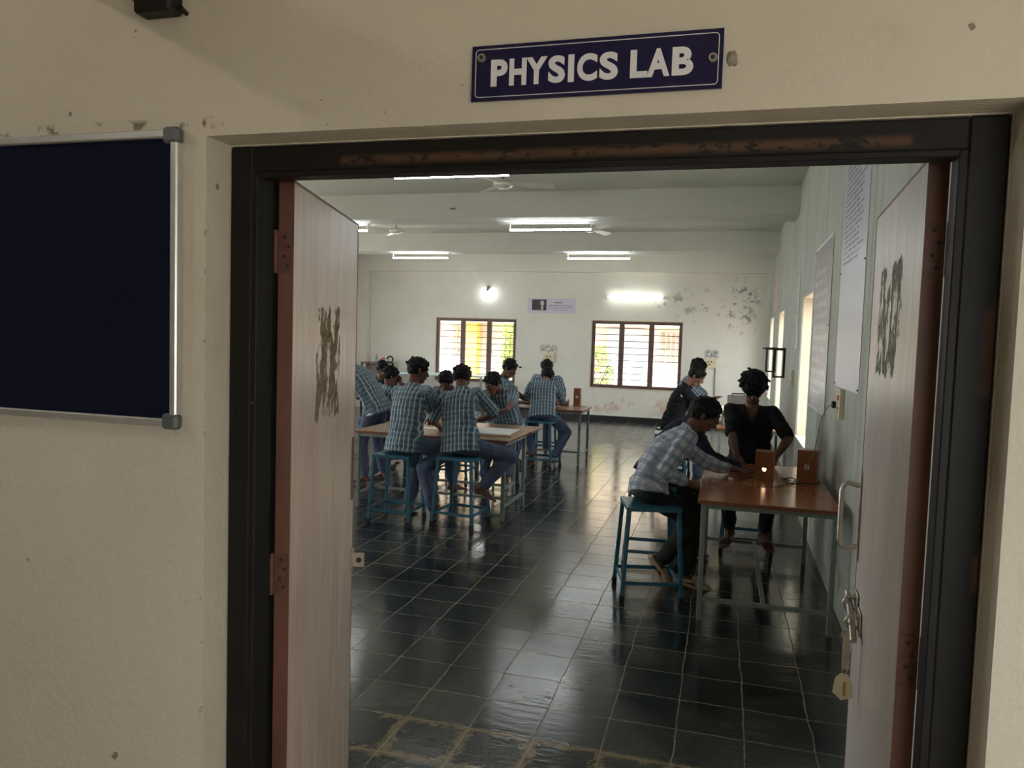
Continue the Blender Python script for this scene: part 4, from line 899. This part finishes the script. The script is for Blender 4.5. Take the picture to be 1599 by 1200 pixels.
def hand_shape(mb, w, d, pn, side, curl=.5, spread=1.0, sc=1.0):
    """w wrist, d direction, pn palm normal (faces what it touches), side = direction of the thumb"""
    d = d.normalized(); pn = (pn - d * pn.dot(d)).normalized(); th = (V(side) - d * V(side).dot(d)); th = (th - pn * th.dot(pn)).normalized()
    k = sc
    mb.cap(w - d * .02, w + d * .03 * k, .024 * k, .026 * k, flat=pn, k=.75)
    for s in (-1, -.33, .33, 1): mb.cap(w + d * .012 * k + th * s * .016 * k, w + d * .086 * k + th * s * .030 * k, .016 * k, .013 * k, flat=pn, k=.85)
    for i, (s, ln) in enumerate(((1, .068), (.36, .078), (-.30, .072), (-.95, .056))):
        p = w + d * (.088 - .006 * abs(s)) * k + th * s * .031 * k; dr = (d + th * s * .10 * spread).normalized()
        for j, (q, r0, r1) in enumerate(((.45, .0088, .0082), (.32, .0082, .0076), (.23, .0076, .0066))):
            ang = curl * (.35 + .45 * j); dj = (dr * cos(ang) + pn * sin(ang)).normalized(); e = p + dj * ln * q * k; mb.cap(p, e, r0 * k, r1 * k, n=8); p = e
    p = w + d * .022 * k + th * .022 * k; dj = (d * .75 + th * .75 + pn * .25).normalized(); e = p + dj * .042 * k; mb.cap(p, e, .013 * k, .010 * k, n=8)
    dj = (d * .95 + th * .30 + pn * (.2 + curl * .4)).normalized(); f = e + dj * .030 * k; mb.cap(e, f, .0098 * k, .0088 * k, n=8); mb.cap(f, f + dj * .020 * k, .0088 * k, .0072 * k, n=8)
def person(label, pel, neck, head, fwd, face, hands, feet, shirt='uniform', sleeve='half', pants='trouser_blue', skin='skin', hair='short', shoes=None,
           bulge=.05, elbow=None, knee=None, vox=.0075, sh_fwd=None, tilt=None, curls=(.5, .5), hand_dirs=(None, None), foot_dirs=(None, None), vneck=False, face_detail=True, seed=1, standing=False, hem=None):
    pel, neck, head = V(pel), V(neck), V(head); up = V((0, 0, 1)); f0 = V((*fwd, 0)).normalized(); l0 = up.cross(f0)
    root = thing('person', label, 'person', (pel.x, pel.y, 0), 0, 'boys in the laboratory'); O = V((pel.x, pel.y, 0))
    f1 = V((*(sh_fwd or fwd), 0)).normalized(); l1 = up.cross(f1)
    mid = (pel + neck) / 2 - f0 * bulge
    def sp(t): return pel * (1 - t) ** 2 + mid * 2 * t * (1 - t) + neck * t * t
    def ax(t):
        tan = (sp(min(t + .02, 1.05)) - sp(t - .02)).normalized(); la = (l0 * (1 - t) + l1 * t); la = (la - tan * la.dot(tan)).normalized(); return tan, la, la.cross(tan)
    def trunk(mb, prof, infl=0, n=28):
        rings = []
        for t, rw, rd in prof:
            tan, la, fo = ax(max(0, t)); c = sp(max(0, t)) + (tan * (t * (neck - pel).length) if t < 0 else V((0, 0, 0))); rings.append((c, la, fo, rw + infl, rd + infl))
        mb.loft(rings, n)
    tan1, la1, fo1 = ax(.93); shc = sp(.90); shs = [shc + la1 * .170, shc - la1 * .170]     # left, right
    hips = [pel + l0 * .085, pel - l0 * .085]
    UA, FA, TH, SH_ = .285, .245, .42, .405
    elb, wr = [], []
    for i, (s, h) in enumerate(zip(shs, hands)):
        pole = V(elbow[i]) if elbow and elbow[i] is not None else (-up * .8 + (l1 if i == 0 else -l1) * .6 - f1 * .3)
        e, t = ik(s, V(h), UA, FA, pole); elb.append(e); wr.append(t)
    kn, an = [], []
    for i, (s, h) in enumerate(zip(hips, feet)):
        pole = V(knee[i]) if knee and knee[i] is not None else (f0 + up * .9)
        e, t = ik(s, V(h), TH, SH_, pole); kn.append(e); an.append(t)
    # head axes
    fa = V(face).normalized(); hu = up if tilt is None else V(tilt).normalized(); nk = (head - neck).normalized(); hu = (hu * .6 + nk * .4 - fa * (hu * .6 + nk * .4).dot(fa)).normalized(); hl = hu.cross(fa).normalized(); HX = (hl, fa, hu)
    def hp(a, b, c): return head + hl * a + fa * b + hu * c
    # ---- body
    b = MB()
    trunk(b, [(-.10, .10, .07), (0, .140, .10), (.15, .135, .092), (.4, .118, .082), (.65, .138, .095), (.82, .150, .090), (.93, .110, .065), (1.0, .055, .050)])
    b.cap(sp(.90), neck + (head - neck) * .1, .062, .054); b.cap(neck - nk * .03, hp(0, -.020, -.045), .056, .052)
    b.ell(hp(0, -.012, .030), .074, .095, .084, HX); b.ell(hp(0, .022, -.030), .058, .070, .078, HX); b.cap(hp(-.028, .052, -.085), hp(.028, .052, -.085), .026, .026); b.ell(hp(0, .066, -.092), .020, .018, .016, HX)
    b.cap(hp(0, .082, .022), hp(0, .102, -.018), .010, .0145, n=10); b.ell(hp(.013, .094, -.022), .009, .009, .008, HX); b.ell(hp(-.013, .094, -.022), .009, .009, .008, HX)
    b.cap(hp(-.036, .078, .034), hp(.036, .078, .034), .011, .011, n=8); b.cap(hp(-.046, .062, -.012), hp(-.03, .070, -.03), .018, .014); b.cap(hp(.046, .062, -.012), hp(.03, .070, -.03), .018, .014)
    for s in (-1, 1):
        b.ell(hp(s * .079, -.010, -.004), .007, .018, .030, HX, 12, 8); b.cap(hp(s * .074, -.002, -.02), hp(s * .078, -.004, -.030), .008, .007, n=8)
    b.cap(hp(-.018, .082, -.052), hp(.018, .082, -.052), .0085, .0085, n=8)
    for i in range(2):
        sd = l1 if i == 0 else -l1
        b.cap(sp(.88), shs[i], .062, .052); b.cap(shs[i], elb[i], .050, .037); b.cap(elb[i], elb[i].lerp(wr[i], .35), .037, .038); b.cap(elb[i].lerp(wr[i], .35), wr[i], .037, .024)
        hd = V(hand_dirs[i]) if hand_dirs[i] is not None else (wr[i] - elb[i])
        hand_shape(b, wr[i], hd, V((0, 0, -1)) if abs(hd.normalized().z) < .9 else -sd, -sd, curls[i])
        b.cap(pel + (l0 if i == 0 else -l0) * .05, hips[i], .088, .085); b.cap(hips[i], kn[i], .078, .052); b.cap(kn[i], kn[i].lerp(an[i], .35), .050, .050); b.cap(kn[i].lerp(an[i], .35), an[i], .050, .033)
        fd = V(foot_dirs[i]).normalized() if foot_dirs[i] is not None else (f0 * .95 + (l0 if i == 0 else -l0) * .2 - up * .12).normalized()
        fs_ = fd.cross(up).normalized(); fu = fs_.cross(fd).normalized(); A_ = an[i]
        hl_ = A_ - fu * .045 - fd * .035; bl_ = A_ - fu * .052 + fd * .125
        b.cap(A_, hl_, .033, .030); b.cap(A_ - fu * .01, bl_ - fs_ * .015, .032, .020); b.cap(hl_, bl_ + fs_ * .022, .026, .016, flat=fu, k=.8); b.cap(bl_ - fs_ * .022, bl_ + fs_ * .024, .018, .015)
        for j, (q, ln, rr) in enumerate(((-.030, .042, .0115), (-.010, .040, .0085), (.006, .036, .008), (.020, .030, .0075), (.033, .024, .007))):
            sg_ = 1 if i == 1 else -1; p = bl_ + fs_ * q * (1 if i == 0 else -1) + fd * .008; b.cap(p, p + fd * ln - fu * .004, rr, rr * .9, n=8)
        if shoes:
            k = MB(); off = -fu * .012
            if shoes == 'clog':
                k.cap(hl_ + off - fd * .012, bl_ + off + fd * .06, .040, .050, flat=fu, k=.42); k.cap(bl_ + off + fd * .05 + fu * .014, bl_ - fd * .035 + fu * .032, .044, .042, flat=fu, k=.62)
                k.cap(hl_ + fs_ * .036 + fu * .012, A_ + fs_ * .040 - fu * .02 + fd * .06, .014, .012); k.cap(hl_ - fs_ * .036 + fu * .012, A_ - fs_ * .040 - fu * .02 + fd * .06, .014, .012); k.cap(hl_ + fs_ * .034 + fu * .012 - fd * .02, hl_ - fs_ * .034 + fu * .012 - fd * .02, .013, .013)
                mt = M['clog']
            else:
                k.cap(hl_ - fu * .026 - fd * .01, bl_ - fu * .014 + fd * .065, .036, .044, flat=fu, k=.28); k.cap(bl_ - fs_ * .042 - fu * .005, bl_ - fs_ * .02 + fu * .026, .012, .012); k.cap(bl_ - fs_ * .02 + fu * .026, bl_ + fs_ * .02 + fu * .024, .012, .012); k.cap(bl_ + fs_ * .02 + fu * .024, bl_ + fs_ * .042 - fu * .005, .012, .012)
                k.cap(A_ - fs_ * .036 - fu * .04, A_ - fs_ * .026 + fd * .03 + fu * .004, .010, .010); k.cap(A_ - fs_ * .026 + fd * .03 + fu * .004, A_ + fs_ * .026 + fd * .03 + fu * .004, .010, .010); k.cap(A_ + fs_ * .026 + fd * .03 + fu * .004, A_ + fs_ * .036 - fu * .04, .010, .010)
                mt = M['sandal']
            k.v = [a - O for a in k.v]; me = remesh(k, .006, 2, 'shoe'); me.materials.append(mt); o = bpy.data.objects.new('sandal' if shoes == 'sandal' else 'clog', me); C.objects.link(o); o.parent = root
    b.v = [a - O for a in b.v]; me = remesh(b, vox, 3, 'body'); me.materials.append(M[skin]); bo = bpy.data.objects.new('body', me); C.objects.link(bo); bo.parent = root
    # ---- face details
    if face_detail:
        for s in (-1, 1):
            e = MB(); e.ell(hp(s * .031, .0725, .012) - O, .0115, .0105, .0062, HX, 12, 8); eo = e.build('eye', M['eye_white'], root)
            e = MB(); e.ell(hp(s * .031, .0785, .010) - O, .0055, .0050, .0055, HX, 10, 6); e.build('iris', M['iris'], eo)
            e = MB(); e.cap(hp(s * .016, .0895, .036) - O, hp(s * .046, .080, .037) - O, .0038, .0028, n=6); e.build('eyebrow', M['hair'], root)
        e = MB(); e.cap(hp(-.020, .0885, -.049) - O, hp(.020, .0885, -.049) - O, .0048, .0048, n=8); e.cap(hp(-.016, .0885, -.058) - O, hp(.016, .0885, -.058) - O, .0052, .0052, n=8); e.build('lips', M['lips'], root)
    # ---- trousers
    p = MB(); rings = []
    trunk(p, [(-.16, .11, .08), (-.06, .150, .115), (.03, .158, .118), (.12, .150, .108), (.2, .12, .09)])
    loose = .016
    for i in range(2):
        p.cap(pel + (l0 if i == 0 else -l0) * .05, hips[i], .098, .096); p.cap(hips[i], kn[i], .078 + loose, .055 + loose); e = kn[i].lerp(an[i], .90)
        p.cap(kn[i], kn[i].lerp(an[i], .5), .056 + loose, .050 + loose); p.cap(kn[i].lerp(an[i], .5), e, .050 + loose, .040 + loose)
    p.v = [a - O for a in p.v]; me = remesh(p, .010, 4, 'trousers'); displace(me, .014, 13, seed=seed); me.materials.append(M[pants])
    at = me.attributes.new('weave', 'FLOAT_VECTOR', 'POINT'); o = bpy.data.objects.new('trousers', me); C.objects.link(o); o.parent = root
    # ---- shirt
    s = MB(); hm = hem if hem is not None else (-.14 if standing else -.11)
    trunk(s, [(hm, .198, .146), (0, .190, .140), (.15, .178, .128), (.35, .172, .118), (.55, .180, .120), (.72, .190, .118), (.85, .180, .104), (.94, .130, .082), (1.0, .070, .066)])
    segs = [(sp(0) - O, sp(.5) - O, ax(.25)[1], ax(.25)[2], .17, 'trunk')]
    segs.append((sp(.5) - O, sp(1.0) - O, ax(.75)[1], ax(.75)[2], .17, 'trunk'))
    for i in range(2):
        s.cap(sp(.86), shs[i], .080, .066)
        fr = {'half': .86, 'long': 1.0, 'roll': 1.0}[sleeve]; e = shs[i].lerp(elb[i], fr)
        s.cap(shs[i], e, .068, .060 if sleeve == 'half' else .056)
        d = (elb[i] - shs[i]).normalized(); la = d.orthogonal().normalized(); segs.append((shs[i] - O, elb[i] - O, la, la.cross(d), .075, 'limb'))
        if sleeve == 'half': s.cap(e - d * .02, e - d * .002, .061, .061)
        else:
            q = elb[i].lerp(wr[i], .93 if sleeve == 'long' else .62); s.cap(elb[i], q, .056, .041 if sleeve == 'long' else .047)
            d2 = (wr[i] - elb[i]).normalized(); la = d2.orthogonal().normalized(); segs.append((elb[i] - O, wr[i] - O, la, la.cross(d2), .055, 'limb'))
            if sleeve == 'roll': s.cap(q - d2 * .045, q - d2 * .005, .049, .047)
    # collar
    if not vneck:
        cc = neck + nk * .012
        for k in range(14):
            a0, a1 = 2 * pi * k / 14, 2 * pi * (k + 1) / 14
            if abs(math.sin((a0 + a1) / 4 - 0)) < -1: continue
            pa = cc + la1 * .064 * sin(a0) - fo1 * .064 * cos(a0); pb = cc + la1 * .064 * sin(a1) - fo1 * .064 * cos(a1)
            if cos((a0 + a1) / 2) < -.86: continue
            s.cap(pa, pb, .017, .017, n=8)
    s.v = [a - O for a in s.v]; me = remesh(s, .009, 3, 'shirt'); displace(me, .012, 9, seed=seed); displace(me, .009, 19, (.6, .6, 1.5), seed + 5); weave(me, segs); me.materials.append(M[shirt])
    if vneck:      # open V of bare skin down the front
        import bmesh
        bm = bmesh.new(); bm.from_mesh(me); tan, la, fo = ax(.9); top = sp(1.0) - O; dele = []
        for f in bm.faces:
            c = f.calc_center_median() - top; z = c.dot(tan); x = abs(c.dot(la)); y = c.dot(fo)
            if y > .0 and z > -.15 and x < .052 * (z + .15) / .15: dele.append(f)
        bmesh.ops.delete(bm, geom=dele, context='FACES'); bm.to_mesh(me); bm.free()
    o = bpy.data.objects.new('shirt', me); C.objects.link(o); o.parent = root
    # ---- hair
    h = MB(); rnd = random.Random(seed * 11); g = {'short': .010, 'neat': .006, 'mop': .030}[hair]
    h.ell(hp(0, -.020, .045), .078 + g, .092 + g, .078 + g, HX, 20, 14); h.ell(hp(0, -.042, .008), .074 + g * .8, .068 + g * .6, .068, HX, 18, 12)
    h.cap(hp(-.040, .050 + g * .4, .078), hp(.040, .050 + g * .4, .078), .021 + g * .5, .021 + g * .5)
    for s_ in (-1, 1): h.cap(hp(s_ * (.070 + g * .4), .012, .03), hp(s_ * (.073 + g * .3), .004, .004), .016 + g * .3, .008)
    nt_ = {'short': 46, 'neat': 26, 'mop': 130}[hair]; tl = {'short': .020, 'neat': .012, 'mop': .030}[hair]
    for k in range(nt_):
        a = rnd.uniform(0, 6.28); e = rnd.uniform(-.1, 1.45); n_ = V((cos(a) * cos(e), sin(a) * cos(e), sin(e)))
        if n_.y > .45 and n_.z < .55: continue
        c = hp(n_.x * (.076 + g), -.020 + n_.y * (.090 + g), .042 + n_.z * (.076 + g)); dd = (hl * n_.x + fa * (n_.y + .35) + hu * (n_.z - (.5 if hair == 'mop' else .1)) + V((rnd.uniform(-.6, .6), rnd.uniform(-.6, .6), rnd.uniform(-.6, .6)))).normalized()
        h.cap(c - dd * .01, c + dd * tl * rnd.uniform(.5, 1.2), .013 + g * .2, .006, n=6)
    h.v = [a - O for a in h.v]; me = remesh(h, .0065, 1, 'hair'); displace(me, .008, 60, seed=seed); me.materials.append(M['hair']); o = bpy.data.objects.new('hair', me); C.objects.link(o); o.parent = root
    return root, dict(kn=kn, an=an, wr=wr, elb=elb, shs=shs)
#PEOPLE
# boy at the right of the front pair, back to us
person('boy in striped shirt on the right front stool, back to us, right elbow out', (-2.33, 6.66, .735), (-2.40, 6.84, 1.235), (-2.43, 6.93, 1.345), (.15, 1), (.0, .8, -.6),
       [(-2.72, 7.13, .83), (-2.31, 7.02, .93)], [(-2.60, 6.66, .10), (-2.13, 6.72, .34)], hair='short', vox=.0065, bulge=.03, seed=2, elbow=[None, (1.0, .05, -.12)],
       knee=[(-.5, .3, .9), (.9, .55, .5)], foot_dirs=[(-.3, -.1, -.95), (.9, .2, -.4)], hem=-.14)
person('boy in a striped uniform shirt on the left-hand front stool, head turned right', (-2.84, 6.53, .735), (-2.82, 6.66, 1.265), (-2.815, 6.76, 1.405), (.30, 1), (.75, .55, -.28),
       [(-3.0, 7.05, .83), (-2.80, 7.12, .87)], [(-2.90, 6.80, .10), (-2.52, 7.0, .30)], hair='short', vox=.0065, bulge=.03, seed=3, elbow=[None, (1.0, .0, -.3)],
       knee=[(.2, .8, .8), (.8, .5, .5)], hem=-.14)
person('boy in a striped uniform shirt standing bent over beside the left door leaf', (-3.86, 8.05, .90), (-4.20, 8.05, 1.34), (-4.40, 8.05, 1.40), (-1, .1), (-.7, .1, -.7),
       [(-4.45, 7.85, .80), (-4.45, 8.25, .80)], [(-3.95, 7.95, .10), (-3.86, 8.28, .10)], knee=[(-1, 0, 0), (-1, 0, 0)], bulge=.10, seed=4, standing=True)
person('boy in a striped uniform shirt leaning on the paper stack, facing the door', (-2.46, 8.72, .735), (-2.50, 8.42, 1.13), (-2.52, 8.24, 1.225), (.05, -1), (-.35, -.8, -.5),
       [(-2.22, 7.62, .865), (-2.42, 7.55, .845)], [(-2.35, 8.35, .15), (-2.62, 8.35, .12)], hair='short', vox=.0065, bulge=.04, seed=5, elbow=[(.9, .3, -.4), (-.9, .1, -.2)], curls=(.35, .35), hand_dirs=[(-.9, -.3, -.1), (-.6, -.8, -.1)])
person('boy in a striped uniform shirt behind the leaning boy, face in profile to the right', (-2.98, 9.92, .735), (-2.87, 9.88, 1.20), (-2.78, 9.86, 1.335), (1, .25), (.85, -.2, -.45),
       [(-2.62, 10.38, .84), (-2.56, 9.72, .90)], [(-2.75, 10.1, .1), (-2.68, 9.85, .1)], hair='short', seed=6)
person('boy in a striped uniform shirt mostly hidden behind the two front boys', (-3.13, 8.78, .735), (-3.14, 8.48, 1.12), (-3.13, 8.36, 1.21), (0, -1), (.1, -.8, -.6),
       [(-2.98, 7.68, .83), (-3.22, 7.75, .83)], [(-3.0, 8.4, .1), (-3.25, 8.4, .1)], hair='short', seed=7)
person('boy at far left in striped shirt, hand at his face, above the dark chair', (-4.22, 9.16, .56), (-4.17, 9.06, 1.06), (-4.15, 9.05, 1.205), (.35, 1), (.7, .55, -.3),
       [(-4.35, 9.35, .80), (-4.03, 9.10, 1.10)], [(-4.3, 9.5, .1), (-4.0, 9.5, .1)], hair='short', seed=8, hand_dirs=[None, (-.2, -.1, 1)], curls=(.5, 1.2))
person('boy whose head shows behind the far left boy, below the iron stand', (-4.80, 10.15, .60), (-4.74, 10.0, 1.10), (-4.70, 9.95, 1.24), (.2, -1), (.35, -.8, -.45),
       [(-4.6, 9.7, .85), (-4.95, 9.7, .85)], [(-4.7, 9.8, .1), (-4.95, 9.8, .1)], hair='short', shirt='navy_cloth', seed=9)
person('boy in striped uniform shirt sitting with his back to us at the far table', (-2.35, 10.06, .735), (-2.41, 10.36, 1.145), (-2.40, 10.50, 1.215), (-.05, 1), (.15, .75, -.7),
       [(-2.62, 10.62, .83), (-2.25, 10.62, .83)], [(-2.50, 10.20, .14), (-2.20, 10.18, .12)], hair='short', vox=.0065, bulge=.06, seed=10, knee=[(-.5, .6, .8), (.6, .6, .6)], foot_dirs=[(0, .3, -.9), None], hem=-.14)
person('boy in a striped uniform shirt bending over the far side of the far table', (-2.60, 11.42, .735), (-2.58, 11.28, 1.19), (-2.57, 11.20, 1.31), (0, -1), (.05, -.6, -.8),
       [(-2.35, 10.98, .83), (-2.78, 10.98, .83)], [(-2.5, 11.0, .1), (-2.75, 11.0, .1)], hair='short', seed=11)
person('boy in long-sleeved black shirt near the far wall, bent towards a small glowing lamp', (-.58, 9.55, .74), (-.42, 9.55, 1.23), (-.31, 9.53, 1.355), (1, .05), (.75, -.15, -.55),
       [(-.20, 9.85, 1.0), (-.10, 9.62, 1.07)], [(-.25, 9.7, .1), (-.25, 9.5, .1)], shirt='black_cloth', sleeve='long', pants='trouser_blue', hair='short', skin='skin_light', vox=.0065, seed=12)
def shirt_mark(root, target):
    sh = [c for c in root.children if c.name.startswith('shirt')][0]; t = V(target) - root.location; v = min(sh.data.vertices, key=lambda q: (q.co - t).length)
    n_ = v.normal.copy(); x = n_.orthogonal().normalized(); y = n_.cross(x)
    m = MB(); m.ell(v.co + n_ * .001, .019, .019, .003, (x, y, n_), 14, 6); m.build('white_mark', M['paper'], sh)
shirt_mark(bpy.data.objects['person.010'], (-.47, 9.36, 1.12))
person('boy behind the black-shirted boy, only hair and a striped shoulder showing', (-.56, 10.15, .74), (-.40, 10.12, 1.29), (-.31, 10.10, 1.425), (1, 0), (.8, -.1, -.4),
       [(.0, 10.3, .9), (-.02, 9.98, .9)], [(-.25, 10.3, .1), (-.25, 10.1, .1)], hair='short', seed=13)
person('boy with messy hair and V-necked black shirt at the end of the red-brown table', (.25, 6.80, .735), (.255, 6.80, 1.235), (.255, 6.735, 1.385), (0, -1), (.05, -.75, -.65),
       [(.445, 6.46, .85), (.14, 6.36, .83)], [(.385, 6.545, .215), (.115, 6.545, .215)], shirt='black_cloth', pants='trouser_dark', hair='mop', shoes='sandal', vox=.0065, bulge=.01, vneck=True, seed=14,
       elbow=[(1.3, .1, -.1), (-1.0, .1, -.4)], foot_dirs=[(.25, -.9, -.25), (-.25, -.9, -.25)], knee=[(.25, -1, .6), (-.25, -1, .6)])
person('boy in a blue and white checked shirt leaning over the red-brown table', (-.46, 5.33, .735), (-.215, 5.50, 1.115), (-.125, 5.55, 1.235), (1, .10), (.80, .10, -.50),
       [(.135, 5.78, .835), (-.165, 5.33, .775)], [(-.20, 5.52, .085), (-.37, 5.52, .17)], shirt='check', sleeve='roll', pants='trouser_olive', hair='short', shoes='clog', vox=.006, bulge=.12, seed=15,
       elbow=[(.3, .4, -.8), (-.7, -.5, -.5)], knee=[(1, .1, .7), (1, -.1, .7)], foot_dirs=[(.9, .1, -.2), (.55, -.15, -.8)], curls=(.5, .7), hand_dirs=[(1, .1, -.1), (1, .2, -.3)])
person('boy in dark navy shirt hidden behind the checked-shirt boy, arm stretched to the lit box', (-.50, 6.08, .735), (-.22, 6.20, 1.13), (-.10, 6.20, 1.20), (1, .05), (.8, 0, -.55),
       [(-.02, 6.45, .82), (.155, 5.98, .83)], [(-.2, 6.25, .1), (-.22, 6.05, .1)], shirt='navy_cloth', sleeve='long', pants='trouser_dark', hair='neat', seed=16)
